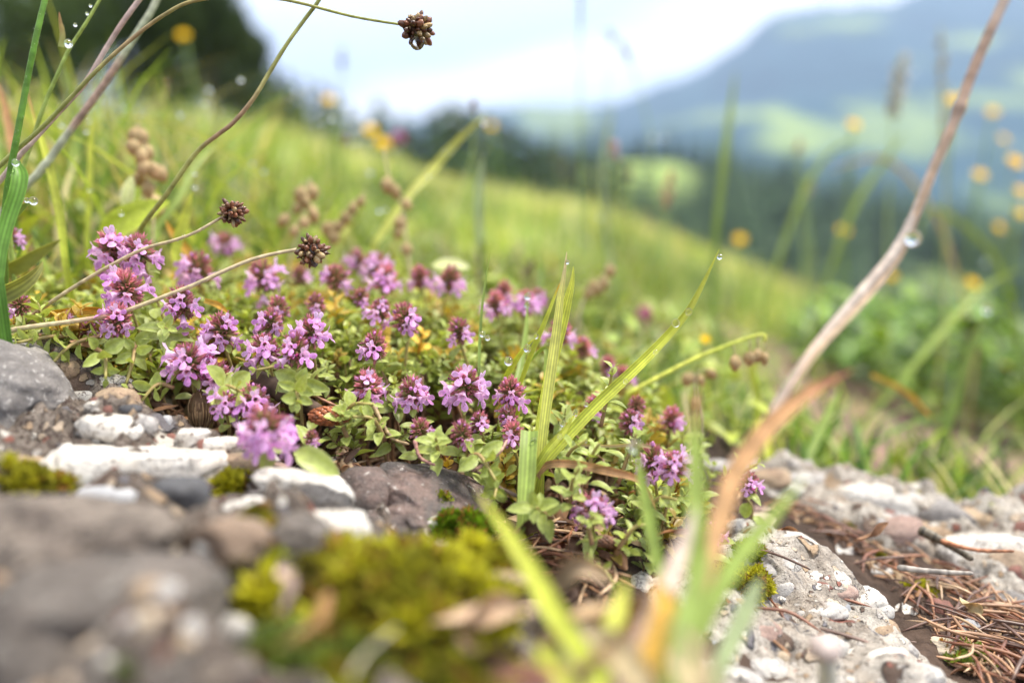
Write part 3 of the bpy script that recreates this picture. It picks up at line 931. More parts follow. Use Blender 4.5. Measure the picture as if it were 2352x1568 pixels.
def leaf_crown(seed, rx, rz, n, leaf, base=(0.035, 0.060, 0.018)):
    g = np.random.default_rng(seed); mb = MB()
    blobs = [(g.normal(size=3) * [0.5, 0.5, 0.42], g.uniform(0.35, 0.6)) for _ in range(11)]
    P = []; C = []
    for c_, r_ in blobs:
        m = int(n / 11)
        d = g.normal(size=(m, 3)); d /= np.linalg.norm(d, axis=1)[:, None]
        P.append(c_ + d * r_ * g.uniform(0.7, 1.05, (m, 1))); C.append(np.full((m, 1), g.uniform(0.6, 1.5)))
    P = np.concatenate(P) * [rx, rx, rz]; C = np.concatenate(C) * g.uniform(0.6, 1.6, (len(P), 1))
    m = len(P)
    a = g.normal(size=(m, 3)); a /= np.linalg.norm(a, axis=1)[:, None]
    b = np.cross(a, g.normal(size=(m, 3))); b /= np.linalg.norm(b, axis=1)[:, None]
    s = leaf * g.uniform(0.6, 1.3, (m, 1))
    V = np.stack([P - a * s, P + b * s * 0.6, P + a * s, P - b * s * 0.6], 1).reshape(-1, 3)
    F = np.arange(m * 4).reshape(-1, 4)
    mb.add(V, F, np.repeat(np.array(base) * C, 4, axis=0))
    return mb


for px, py, d, r_, sd, lab in [(470, 60, 26, 1.75, 1, 'dark round broadleaf tree at the end of the treeline, against the sky'), (270, 10, 25, 2.9, 2, 'very dark broad tree filling the space between its two neighbours'), (330, 120, 30, 2.9, 6, 'dark green bush below the big broad tree, above the meadow grass'), (110, 130, 28, 3.3, 7, 'dark green bush behind the crossing stalks, under the trees'), (500, 150, 33, 2.0, 8, 'small bush at the foot of the tree against the sky'),
                               (40, 30, 22, 2.9, 3, 'dark broadleaf tree behind the hairy green stem at the picture edge'), (560, 120, 36, 1.2, 4, 'small dark tree where the broadleaf crowns meet the conifers')]:
    ctr = at(px, py, d * 100)
    base = float(ground(ctr[0], ctr[1]))
    o = tag(empty('broadleaf_tree', (ctr[0], ctr[1], base)), lab, 'tree')
    hh = (ctr[2] - base)
    m = leaf_crown(sd, r_ * 100, max(r_ * 90, 120), 7000, 11)
    put('crown', m.mesh('crown', M_CROWN, (0, 0, -hh), smooth=False), o)
    put('trunk', trunk_mb(max(hh, 150) / 100, 0.16, sd, 7).mesh('trunk', M_BARK, k=1.0), o)

# the air between: one even volume round everything
hz = NT('haze')
pv = hz.n('ShaderNodeVolumePrincipled', {'Color': (0.52, 0.68, 1.0), 'Density': 0.00030, 'Anisotropy': 0.2})
hz.t.links.new(pv.outputs[0], hz.out.inputs['Volume'])
mb = MB()
x0, x1, y0, y1, z0, z1 = -4650, 4650, -4650, 4650, -91, 760
mb.add([(x0, y0, z0), (x1, y0, z0), (x1, y1, z0), (x0, y1, z0), (x0, y0, z1), (x1, y0, z1), (x1, y1, z1), (x0, y1, z1)],
       [[0, 3, 2, 1], [4, 5, 6, 7], [0, 1, 5, 4], [1, 2, 6, 5], [2, 3, 7, 6], [3, 0, 4, 7]])
tag(put('haze', mb.mesh('haze', hz.m, k=1.0, smooth=False)), 'thin blue mountain haze filling the valley', 'haze', kind='stuff')
# ------------------------------------------------------------------ thyme
GREEN = np.array([0.33, 0.40, 0.085]); GREEN2 = np.array([0.42, 0.47, 0.10]); PALE = np.array([0.50, 0.55, 0.26]); STEMC = np.array([0.30, 0.17, 0.10])
MAUVE = np.array([0.79, 0.41, 0.82]); MAUVE_L = np.array([0.90, 0.66, 0.93]); MAGENTA = np.array([0.52, 0.20, 0.34]); MAROON = np.array([0.27, 0.095, 0.105])


def leaf_pack(L=0.55, W=0.34, curl=0.25, seed=0, nu=7, nv=5, petiole=0.06):
    """one thick oval thyme leaf from the origin along +X, upper side +Z"""
    g = np.random.default_rng(seed)
    u = np.linspace(0, 1, nu); v = np.linspace(-1, 1, nv)
    w = W / 2 * np.sin(np.pi * np.clip(u, 0, 1) ** 0.82) ** 0.62
    w[0] = 0.018; w[-1] = 0.012
    U, Vv = np.meshgrid(u, v, indexing='ij')
    x = petiole + U * L
    y = Vv * w[:, None]
    z = 0.16 * W * np.abs(Vv) ** 1.4 * np.sin(np.pi * U) - curl * L * U ** 2 + 0.10 * L * U - 0.025 * np.exp(-(Vv / 0.25) ** 2) * np.sin(np.pi * U) * W * 2
    z = z + g.uniform(-0.012, 0.012, z.shape) * np.sin(np.pi * U)
    P = np.stack([x, y, z], -1).reshape(-1, 3)
    i = np.arange(nu - 1)[:, None] * nv + np.arange(nv - 1)[None]
    F = np.stack([i, i + nv, i + nv + 1, i + 1], -1).reshape(-1, 4)
    base = GREEN * g.uniform(0.85, 1.2)
    edge = np.abs(Vv).reshape(-1, 1) ** 5
    mid = np.exp(-(Vv.reshape(-1, 1) / 0.16) ** 2) * 0.5
    c = base * (1 - edge * 0.45) + PALE * edge * 0.45
    c = c * (1 - mid * 0.5) + PALE * mid * 0.5
    mb = MB(); mb.add(P, F, c)
    tube(mb, [(0, 0, 0), (petiole * 1.3, 0, 0.0)], [0.02, 0.02], 4, GREEN2)
    return mb.pack()


LEAVES = [leaf_pack(0.50 + 0.1 * (k % 3), 0.30 + 0.045 * (k % 4), [0.05, 0.3, 0.5, 0.15][k % 4], k) for k in range(8)]
SMALL_LEAVES = [leaf_pack(0.30 + 0.05 * (k % 3), 0.20 + 0.03 * (k % 2), [0.0, 0.25, 0.4][k % 3], 20 + k, 6, 5) for k in range(5)]


def sprig_pack(seed, n_nodes=5, length=1.5, big=1.0, upright=0.7):
    """a leafy shoot from the origin: red-brown stem with crossed pairs of leaves, small ones at the tip"""
    g = np.random.default_rng(seed); mb = MB()
    a = g.uniform(0, 6.28); d = np.array([math.cos(a), math.sin(a), 0])
    end = d * length * (1 - upright) + np.array([0, 0, length * upright])
    P = smooth_path([(0, 0, 0), end * 0.45 + d * 0.15 * length * (1 - upright) + g.uniform(-0.08, 0.08, 3), end], 12)
    tube(mb, P, np.linspace(0.038, 0.022, 12), 5, np.linspace(STEMC, STEMC * 0.5 + GREEN2 * 0.5, 12))
    T = np.gradient(P, axis=0)
    ph = g.uniform(0, 3.14)
    for k in range(n_nodes):
        u = 0.25 + 0.75 * k / (n_nodes - 1)
        i = min(11, int(u * 11)); p = P[i]; t_ = unit(T[i])
        sc = big * (1.0 - 0.55 * max(0, (u - 0.55) / 0.45)) * g.uniform(0.85, 1.15)
        opening = 0.15 + 0.75 * u ** 2
        for sgn in (0, 1):
            aa = ph + k * 1.57 + sgn * math.pi
            r0 = unit(np.cross(t_, [0.3, 0.8, 0.1])); r1 = np.cross(t_, r0)
            o_ = r0 * math.cos(aa) + r1 * math.sin(aa)
            dr = unit(o_ + t_ * opening + [0, 0, g.uniform(-0.15, 0.15)])
            mb.merge(LEAVES[int(g.integers(8))], mat4(frame(dr, t_ + 0.001), p, sc), np.array([1, 1, 1]) * g.uniform(0.85, 1.25))
            if g.random() < 0.45:
                dr2 = unit(o_ * 0.7 + t_)
                mb.merge(SMALL_LEAVES[int(g.integers(5))], mat4(frame(dr2, t_ + 0.001), p + o_ * 0.04, sc * 0.85), np.array([1.1, 1.1, 0.9]))
    return mb


# -------- canopy surface of the cushion
CAN = [(50, 720, 17), (0, 640, 20), (230, 800, 16.6), (200, 700, 18), (420, 770, 17.4), (600, 730, 18.6), (500, 650, 21.5), (850, 700, 20.5), (800, 850, 17.3), (1000, 670, 24.5), (900, 880, 17.3), (760, 930, 16.6), (1000, 960, 16.7),
       (1200, 770, 21), (1200, 900, 18), (1300, 1010, 16.8), (1100, 1060, 16.2), (1400, 900, 20), (1500, 960, 19), (1350, 1100, 15.8), (1550, 1060, 17.5), (1450, 1180, 15.4), (650, 610, 24.5), (1290, 1190, 15.2), (820, 620, 26), (1640, 1110, 18.5), (1120, 700, 24)]
f_can = tps([(*at(*c)[:2], at(*c)[2]) for c in CAN])
MATP = np.array([at(*q)[:2] for q in [(-120, 800, 17), (150, 815, 16.6), (240, 840, 16.3), (350, 830, 16.8), (480, 850, 16.9), (640, 880, 16.9), (700, 960, 16.4), (820, 1010, 16.3), (1000, 1060, 16.1), (1130, 1100, 15.9), (1260, 1150, 15.4), (1340, 1230, 15.1), (1480, 1230, 15.4),
                              (1620, 1160, 17.6), (1640, 1060, 20), (1500, 880, 22.5), (1330, 760, 26), (1060, 640, 29), (700, 580, 30), (450, 590, 26), (150, 600, 22), (-120, 620, 21)]])


g = np.random.default_rng(321)
sprigs = [sprig_pack(500 + k, [4, 5, 6, 5][k % 4], [1.0, 1.3, 1.7, 1.2][k % 4], [0.9, 1.0, 1.1, 0.8][k % 4], [0.75, 0.6, 0.85, 0.4][k % 4]).pack() for k in range(16)]
mb = MB(); cnt = 0
x0, y0 = MATP.min(0); x1, y1 = MATP.max(0)
# deep gaps where the dark litter shows between the shoots
GAPS = [at(850, 860, 17.3), at(740, 905, 16.8), at(1000, 930, 17.2), at(1370, 1000, 16.6), at(620, 880, 16.9), at(1150, 1120, 16.0), at(440, 800, 17.0)]
tries = 0
while cnt < 1150 and tries < 20000:
    tries += 1
    x_ = g.uniform(x0, x1); y_ = g.uniform(y0, y1)
    sd = float(poly_sd(x_, y_, MATP))
    if sd < 0.1:
        continue
    gp = min(np.hypot((x_ - q[0]), (y_ - q[1]) * 0.8) for q in GAPS)
    if gp < 1.0 and g.random() < 0.85:
        continue
    if fbm(x_ * 0.8, y_ * 0.8, 0, 2, 91) < -0.55 and g.random() < 0.8:
        continue
    zc = float(f_can(x_, y_)); zg = float(top(x_, y_))
    k = int(g.integers(16)); V0, F0, C0, m0 = sprigs[k]
    hgt = V0[:, 2].max() * 0.7
    z_ = zc - 0.25 - hgt * g.uniform(0.6, 1.6)
    z_ = max(z_, zg - 0.1)
    Rm = np.array(Euler((g.uniform(-0.25, 0.25), g.uniform(-0.25, 0.25), g.uniform(0, 6.28))).to_matrix())
    s = g.uniform(0.50, 0.82)
    dry = g.random()
    tint = np.array([1, 1, 1.0]) * g.uniform(0.6, 1.15) if dry > 0.2 else np.array([1.4, 0.85, 0.6]) * g.uniform(0.5, 1.1)
    if g.random() < 0.45:
        tint = tint * np.array([1.12, 1.08, 0.8])
    mb.merge(sprigs[k], mat4(Rm, (x_, y_, z_), s), tint)
    # woody runner below the shoot down to the soil
    if z_ > zg + 0.15 and g.random() < 0.7:
        tube(mb, smooth_path([(x_, y_, z_), (x_ + g.uniform(-.3, .3), y_ + g.uniform(-.3, .3), (z_ + zg) / 2), (x_ + g.uniform(-.7, .7), y_ + g.uniform(-.5, .5), zg - 0.1)], 6), 0.035, 5, STEMC * g.uniform(0.6, 1.2))
    cnt += 1
tag(put('thyme_ground_cover', mb.mesh('thyme_ground_cover', M_LEAF)), 'low mat of small oval green thyme leaves on creeping stems', 'ground cover', kind='stuff')


# -------- blossoms
def lobe(mb, p, d, wdir, L, W, col, cup=0.2, n=9):
    d = unit(d); wdir = unit(np.asarray(wdir) - d * np.dot(wdir, d)); nn = np.cross(d, wdir)
    a = np.linspace(0, 2 * math.pi, n, endpoint=False)
    V = [np.asarray(p) + d * L * 0.5 - nn * cup * W * 0.5]
    C = [col * 0.93]
    for r, k in ((0.55, 0.85), (1.0, 1.0)):
        for t_ in a:
            u = (1 - math.cos(t_) * r) * 0.5
            ww = math.sin(t_) * r * W / 2 * (0.55 + 0.6 * u)
            V.append(np.asarray(p) + d * L * u + wdir * ww + nn * cup * W * (r ** 2 - 1) * 0.5)
            C.append(col * k if r < 1 else np.minimum(col * 1.08 + 0.03, 1))
    F = [[0, 1 + j, 1 + (j + 1) % n] for j in range(n)] + [[1 + j, 1 + n + j, 1 + n + (j + 1) % n, 1 + (j + 1) % n] for j in range(n)]
    mb.add(V, F, np.array(C))


def blossom_mb(seed):
    """open two-lipped thyme flower, tube along +X, +Z upwards"""
    g = np.random.default_rng(seed); mb = MB()
    n = 8; a = np.linspace(0, 2 * math.pi, n, endpoint=False)
    xs = [0, 0.10, 0.19, 0.25]; rs = [0.028, 0.04, 0.062, 0.085]
    V = []; C = []
    for x_, r in zip(xs, rs):
        for t_ in a:
            V.append((x_, math.cos(t_) * r, math.sin(t_) * r)); C.append(MAUVE_L * (0.85 + 0.6 * x_))
    F = [[i * n + j, i * n + (j + 1) % n, (i + 1) * n + (j + 1) % n, (i + 1) * n + j] for i in range(3) for j in range(n)]
    mb.add(V, F, np.clip(C, 0, 1))
    o = g.uniform(-0.15, 0.15)
    c1 = MAUVE * g.uniform(0.70, 1.15) * np.array([1, g.uniform(0.85, 1.2), 1]); c2 = MAUVE_L * g.uniform(0.88, 1.0)
    lobe(mb, (0.23, 0, -0.055), (0.55 + o, g.uniform(-0.1, 0.1), -0.85), (0, 1, 0), 0.20, 0.15, c1, -0.3)
    lobe(mb, (0.235, 0.05, -0.02), (0.45 + o, 0.9, -0.45), (0.2, 0.5, 0.9), 0.15, 0.12, c1 * 1.02, -0.25)
    lobe(mb, (0.235, -0.05, -0.02), (0.45 + o, -0.9, -0.45), (0.2, -0.5, 0.9), 0.15, 0.12, c1 * 0.98, 0.25)
    lobe(mb, (0.22, 0.02, 0.05), (0.55, 0.22, 0.75), (0, 1, 0), 0.17, 0.095, c2, 0.3)
    lobe(mb, (0.22, -0.02, 0.05), (0.55, -0.22, 0.75), (0, 1, 0), 0.15, 0.09, c2, 0.3)
    # dark spots in the throat
    for k in range(5):
        p = np.array([0.262 + 0.01 * k, g.uniform(-0.04, 0.04), -0.06 - 0.014 * k])
        Vv, Fv = ico(1)
        mb.add(Vv * 0.008 + p, Fv, MAGENTA * 0.7)
    for k_ in range(len(mb.v)):
        mb.v[k_] = mb.v[k_] + 0.010 * np.stack([fbm(mb.v[k_][:, 0] * 22, mb.v[k_][:, 1] * 22, mb.v[k_][:, 2] * 22, 2, seed * 7 + j) for j in range(3)], 1) * np.clip((mb.v[k_][:, :1] - 0.2) * 12, 0, 1)
    return mb


def stamen_mb(seed):
    g = np.random.default_rng(seed); mb = MB(); Vv, Fv = ico(1)
    for k in range(4):
        d = np.array([0.9, g.uniform(-0.45, 0.45), g.uniform(-0.05, 0.55)])
        e = np.array([0.2, 0, 0.02]) + unit(d) * g.uniform(0.15, 0.33)
        tube(mb, smooth_path([(0.18, 0, 0.02), (0.2, 0, 0.03) + unit(d) * 0.07, e], 5), 0.009, 4, MAUVE_L)
        mb.add(Vv * np.array([0.027, 0.02, 0.02]) + e, Fv, np.array([0.72, 0.17, 0.50]))
    return mb


BLO = [blossom_mb(k).mesh('blossom', M_PETAL) for k in range(8)]
STA = [stamen_mb(k).mesh('stamens', M_PETAL) for k in range(3)]


def calyx_head(seed, r=0.34, tall=1.0, n=46, green=0.5, dark=1.0, cover=1.9):
    """the dense head of small pointed calyces round an upright axis, origin at its middle; returns it and the outward seats"""
    g = np.random.default_rng(seed); mb = MB(); seats = []
    for k in range(n):
        ph = 2.39996 * k; ct = 1 - cover * (k + 0.5) / n
        st = math.sqrt(max(0, 1 - ct * ct))
        d = unit(np.array([math.cos(ph) * st, math.sin(ph) * st, ct * 0.9 + 0.22]) + g.normal(size=3) * 0.07)
        Rr = frame(d, (0, 0, 1))
        L = r * g.uniform(0.75, 1.0) * (1.0 if ct > 0 else 0.9)
        b = np.array([d[0], d[1], d[2] * tall]) * r * 0.12 + np.array([0, 0, (ct) * r * 0.42 * tall])
        m = 6; a = np.linspace(0, 2 * math.pi, m, endpoint=False)
        up = np.clip((ct + 0.7) / 1.5, 0, 1)
        cb = GREEN * 0.9 * green + np.array([0.30, 0.17, 0.10]) * (1 - green)
        ct_ = (MAROON * (0.7 + 0.9 * g.random()) + MAGENTA * 0.22 * up) * dark
        V = []; C = []
        for x_, rr_, cc in ((0, 0.02, cb * 0.8), (0.3, 0.046, cb), (0.62, 0.050, cb * 0.75 + ct_ * 0.25), (0.82, 0.045, ct_)):
            for t_ in a:
                V.append((x_ * L, math.cos(t_) * rr_, math.sin(t_) * rr_)); C.append(cc)
        F = [[i * m + j, i * m + (j + 1) % m, (i + 1) * m + (j + 1) % m, (i + 1) * m + j] for i in range(3) for j in range(m)]
        base = len(V)
        for j in range(0, m, 2):      # pointed teeth
            t_ = a[j] + 0.5
            V.append((L * g.uniform(1.05, 1.25), math.cos(t_) * 0.062, math.sin(t_) * 0.062)); C.append(np.clip(ct_ * 1.5 + 0.05, 0, 1))
            F.append([3 * m + j, 3 * m + (j + 1) % m, len(V) - 1]); F.append([3 * m + (j - 1) % m, 3 * m + j, len(V) - 1])
        mb.add(np.array(V) @ Rr.T + b, F, np.clip(np.array(C) * g.uniform(0.75, 1.3), 0, 1))
        seats.append((b + d * L * 0.75, d))
    Vv, Fv = ico(2)
    mb.add(Vv * np.array([0.13, 0.13, 0.2 * tall]), Fv, cb * 0.6)
    return mb, seats


CAL = []
for k in range(6):
    m_, seats = calyx_head(900 + k, 0.36, [1.0, 1.15, 0.9][k % 3], [44, 52, 48][k % 3], [0.55, 0.35, 0.75][k % 3], [1.0, 1.35, 1.1][k % 3])
    CAL.append((m_.mesh('calyx_cluster', M_CALYX), seats))
_, FI = ico(2)


def buds_mesh(seats, seed, n):
    g = np.random.default_rng(seed); mb = MB(); V, F = ico(2)
    ks = g.permutation(len(seats))[:n]
    for k in ks:
        p, d = seats[k]
        s = g.uniform(0.034, 0.056)
        Rr = frame(d)
        mb.add((V * np.array([s * g.uniform(1.0, 1.9), s, s])) @ Rr.T + p + d * 0.05, F, MAUVE * g.uniform(0.5, 0.9) + MAGENTA * 0.15)
    return mb.mesh('buds', M_PETAL)


BUD = {}
LEAFM = [(lambda p: (lambda m: (m.v.append(p[0]), m.c.append(p[2]), m.f.extend(p[1]), m.m.extend(p[3]), m.mesh('leaf', M_LEAF))[-1])(MB()))(p) for p in LEAVES]


def thyme_flower(px, py, w, z, nb, label, group=None, tilt=None, fade=None, seed=None, lean=0.0, dense=0.0):
    """a flowering thyme stem whose head is centred on (px, py) at depth z; w = width of the calyx head in photograph pixels, nb = open blossoms"""
    global _tf
    _tf += 1
    seed = seed or 2000 + _tf
    g = np.random.default_rng(seed)
    hc = at(px, py, z)
    s = cm(w, z) / 0.96
    L = g.uniform(1.2, 2.2)
    bx = hc[0] + g.uniform(-0.7, 0.7) + lean; by = hc[1] + g.uniform(0.1, 0.9)
    bz = float(top(bx, by))
    root = tag(empty('thyme_flower', (bx, by, bz)), label, 'flower', group)
    ax = np.array([(hc[0] - bx) * 0.25, (hc[1] - by) * 0.2 - 0.12, 1.0]) if tilt is None else np.array(tilt, float)
    ax = unit(ax + g.normal(size=3) * 0.06)
    neck = hc - ax * 0.28 * s
    P = smooth_path([(bx, by, bz - 0.1), ((bx + neck[0]) / 2 + g.uniform(-0.15, 0.15), (by + neck[1]) / 2 + 0.1, bz + (neck[2] - bz) * 0.55), neck - ax * 0.15, hc - ax * 0.1], 14)
    mb = MB()
    tube(mb, P, np.linspace(0.045, 0.036, 14) * (0.6 + 0.4 * s), 6, np.linspace(STEMC * 0.9, STEMC * 0.7 + GREEN * 0.6, 14))
    put('stem', mb.mesh('stem', M_STEM, (bx, by, bz)), root)
    # leaves in pairs
    Tn = np.gradient(P, axis=0); ph = g.uniform(0, 3)
    for kk, (u, sc) in enumerate(((0.93, 0.85), (0.72, 1.05), (0.45, 1.0))):
        i = int(u * 13); t_ = unit(Tn[i]); r0 = unit(np.cross(t_, [0.3, 0.8, 0.1])); r1 = np.cross(t_, r0)
        for sgn in (0, 1):
            if kk == 2 and g.random() < 0.3:
                continue
            aa = ph + kk * 1.57 + sgn * math.pi
            dr = unit(r0 * math.cos(aa) + r1 * math.sin(aa) + t_ * g.uniform(-0.5, 0.35))
            M = mat4(frame(dr, t_), (P[i] - (bx, by, bz)) * K, sc * g.uniform(0.5, 0.78))
            put('leaf', LEAFM[int(g.integers(8))], root, M=Matrix(M.tolist()))
    # head
    k = int(g.integers(6))
    fr = frame(ax, (0.2, 1, 0.1)); Rh = np.stack([fr[:, 1], fr[:, 2], fr[:, 0]], 1)     # z along the axis
    spin = g.uniform(0, 6.28); cs, sn = math.cos(spin), math.sin(spin)
    Rh = Rh @ np.array([[cs, -sn, 0], [sn, cs, 0], [0, 0, 1.0]])
    head = put('flower_head', CAL[k][0], root, M=Matrix(mat4(Rh, (hc - (bx, by, bz)) * K, s).tolist()))
    seats = CAL[k][1]
    bk = (k, int(g.integers(3)), 6 if nb > 4 else 9)
    if bk not in BUD:
        BUD[bk] = buds_mesh(seats, 50 + k * 3 + bk[1], bk[2])
    put('buds', BUD[bk], head)
    # open blossoms: mostly round the sides and towards the light of the open rock edge
    cand = []
    for j, (p, d) in enumerate(seats):
        dw = Rh @ d
        score = -abs(dw[2] + 0.05) * 1.1 - dw[1] * 0.55 + g.uniform(0, 0.9) + (0.5 if dense else 0) * (dw[2] < 0.2)
        cand.append((score, j))
    cand.sort(reverse=True)
    chosen = []
    nb = nb
    for sc_, j in cand:
        p, d = seats[j]
        if all(np.linalg.norm(p - seats[q][0]) > (0.16 if dense else 0.23) for q in chosen):
            chosen.append(j)
        if len(chosen) >= nb:
            break
    for j in chosen:
        p, d = seats[j]
        dw = Rh @ d
        dw = unit(dw * [1, 1, 0.6] + [g.uniform(-0.2, 0.2), 0, g.uniform(-0.35, 0.3)])
        Fw = frame(dw, (g.uniform(-0.5, 0.5), 0, 1))
        Fl = Rh.T @ Fw
        bs = g.uniform(1.05, 1.5)
        b = put('blossom', BLO[int(g.integers(8))], head, M=Matrix(mat4(Fl, (p - d * 0.12) * K, bs).tolist()))
        put('stamens', STA[int(g.integers(3))], head, M=b.matrix_local.copy())
    return root


_tf = 0
for a in [
    (258, 578, 92, 17.9, 8, 'mauve thyme bloom beside a twin above the crossing brown stalk, the outer of the two'), (322, 580, 86, 17.7, 7, 'full mauve thyme bloom touching the brown seed stalk that climbs past it'),
    (292, 668, 92, 16.9, 6, 'thyme bloom with maroon top under the twin blooms, between two brown stalks'), (272, 738, 84, 16.5, 5, 'thyme bloom in front of the orange dry blade, its flowers hanging down'),
    (418, 702, 86, 16.8, 6, 'thyme bloom just below the knot of the second brown stalk'), (48, 702, 58, 17, 0, 'unopened maroon thyme head nearest the grey boulder'), (455, 622, 90, 20.5, 6, 'soft mauve thyme bloom between the two dry seed stalks'),
    (155, 730, 34, 17.2, 0, 'tiny budding thyme head in front of the orange dry blade'), (205, 762, 52, 16.9, 0, 'small dark maroon thyme head over the rock edge leaves'), (512, 760, 88, 17.2, 6, 'deep maroon topped thyme bloom above the white pebble bed'),
    (436, 836, 104, 16.2, 9, 'large mauve thyme bloom over the brown hanging husk'), (500, 868, 84, 16.4, 8, 'mauve bloom tucked beside the large one over the husk'), (585, 925, 88, 15.9, 6, 'thyme bloom half hidden behind the big blurred one'),
    (605, 640, 82, 20.3, 7, 'thyme bloom right under the middle seed stalk, out of focus'), (640, 712, 66, 18.6, 1, 'round budding head above the cluster of four blooms'), (622, 745, 74, 17.6, 3, 'thyme head with one open flower at the top of the cluster'),
    (610, 805, 84, 16.9, 4, 'greenish thyme head with mauve flowers on its outer side'), (716, 766, 84, 16.8, 6, 'thyme bloom with pale flowers reaching up and out, above the broad leaves'), (680, 808, 88, 16.3, 4, 'thyme head at the front of the cluster with one hanging flower'),
    (726, 702, 58, 19.2, 0, 'closed pink-brown head just above the clustered blooms'), (772, 640, 70, 20.8, 3, 'thyme head below the lower dry seed ball'), (862, 612, 70, 23.5, 4, 'hazy mauve thyme bloom at the back of the mat under the bent seed pods'),
    (886, 645, 72, 21.5, 4, 'soft thyme bloom with pale flowers on one side at the back of the mat'), (860, 797, 78, 17, 2, 'neat maroon thyme head alone on a leafy stem above the dark hollow'), (830, 684, 50, 19.6, 0, 'small closed head on a thin brown stem behind the lone maroon head'),
    (874, 716, 66, 18.9, 4, 'thyme head touching its larger neighbour, one flower to its side'), (932, 734, 82, 18.3, 3, 'thyme head on a straight brown stalk with one flower thrust sideways'), (965, 640, 60, 22.5, 4, 'blurred mauve bloom in front of the pale leaf'),
    (1032, 645, 70, 22.2, 5, 'blurred thyme bloom at the end of the back row'), (846, 892, 86, 16.8, 6, 'thyme bloom over the brown cone, first of the row above the hollow'), (946, 905, 84, 16.7, 6, 'thyme bloom with a hanging flower, second of the row above the hollow'),
    (1070, 886, 98, 16.7, 7, 'tallest sharp thyme bloom with pale stamens standing out on all sides'), (1172, 905, 80, 16.9, 4, 'thyme bloom touching the thin sideways grass tip'), (1056, 764, 72, 18.7, 2, 'thyme head with one low flower, behind the tallest sharp bloom'),
    (1140, 702, 64, 21.3, 4, 'blurred mauve bloom behind the thin upright blades'), (1205, 700, 66, 22.5, 5, 'blurred mauve bloom crossed by the leaning blade'), (966, 990, 66, 16.2, 1, 'rose coloured budding head on a bare reddish stalk'),
    (1062, 1000, 70, 15.8, 0, 'pink budding head low in front of the row'), (1102, 970, 58, 16.3, 0, 'pink budding head tucked behind another, under the tallest bloom'), (1168, 962, 62, 16.7, 0, 'budding head just above its twin beside the broad folded blade'),
    (1180, 1000, 66, 16.4, 0, 'lower twin budding head beside the broad folded blade'), (1286, 765, 74, 20.3, 4, 'soft thyme bloom behind the two tall yellow blades'), (1338, 802, 54, 21.5, 1, 'hazy pink head just past the tall yellow blades'),
    (1398, 845, 54, 22.5, 0, 'hazy rose head on the slope towards the clover'), (1432, 866, 50, 22.5, 0, 'hazy rose head beside the long diagonal blade'), (1366, 932, 62, 18.6, 1, 'dark pink head seen under the long diagonal blade'),
    (1462, 935, 56, 18.7, 0, 'soft pink head above a leafy one, past the diagonal blade'), (1450, 972, 72, 18.2, 1, 'leafy pink thyme head past the foot of the diagonal blade'), (1542, 966, 66, 20, 3, 'flat mauve bloom touching the upright orange blade'),
    (1500, 1062, 84, 16.0, 6, 'pale mauve thyme bloom, the outer half of a pair by the upright orange blade'), (1548, 1072, 76, 15.6, 8, 'pale starry mauve bloom with a maroon eye by the upright orange blade'),
    (1362, 1172, 86, 15.1, 9, 'low pale mauve bloom over the needle hollow'), (1718, 1112, 62, 18, 3, 'lone small bloom on the pale rock beyond the orange arching blade'), (1640, 1226, 60, 15.8, 3, 'washed out white-mauve bloom behind the green blades'),
    (522, 562, 60, 25, 5, 'very soft mauve patch of bloom under the seed pods'), (22, 545, 56, 19, 4, 'mauve bloom at the very picture edge behind the striped blade'), (716, 1008, 46, 15.3, 0, 'tiny pointed pink head beside the broad leaf of the big blurred bloom'),
    (1236, 690, 56, 23.5, 3, 'faint mauve bloom deep behind the leaning blade'), (690, 635, 52, 23, 1, 'faint pink head behind the middle seed stalk'),
    (820, 600, 56, 25.5, 3, 'pale pink blurred bloom at the very back beyond the lower seed ball'), (1158, 672, 54, 24, 3, 'rosy blurred bloom behind the water-beaded blade tip'),
]:
    thyme_flower(*a)
thyme_flower(612, 985, 120, 14.0, 13, 'biggest mauve thyme bloom hanging blurred over the white pebbles, with one broad leaf', dense=1, tilt=(0.05, -0.55, 0.8))
thyme_flower(520, 925, 66, 15.8, 5, 'shaded mauve bloom drooping into the dark beside the brown husk', tilt=(0.2, -0.3, 0.4))
# the broad leaf under the biggest bloom
bl = at(668, 1030, 14.1)
M = mat4(frame(unit(np.array([0.75, -0.1, -0.35])), (-0.1, -0.75, 0.65)), (0, 0, 0), 1.25)
tag(put('thyme_leaf', LEAFM[5], None, M=Matrix.Translation(Vector((bl * K).tolist())) @ Matrix(M.tolist())), 'broad bright green leaf reaching over the gravel below the biggest bloom', 'leaf')


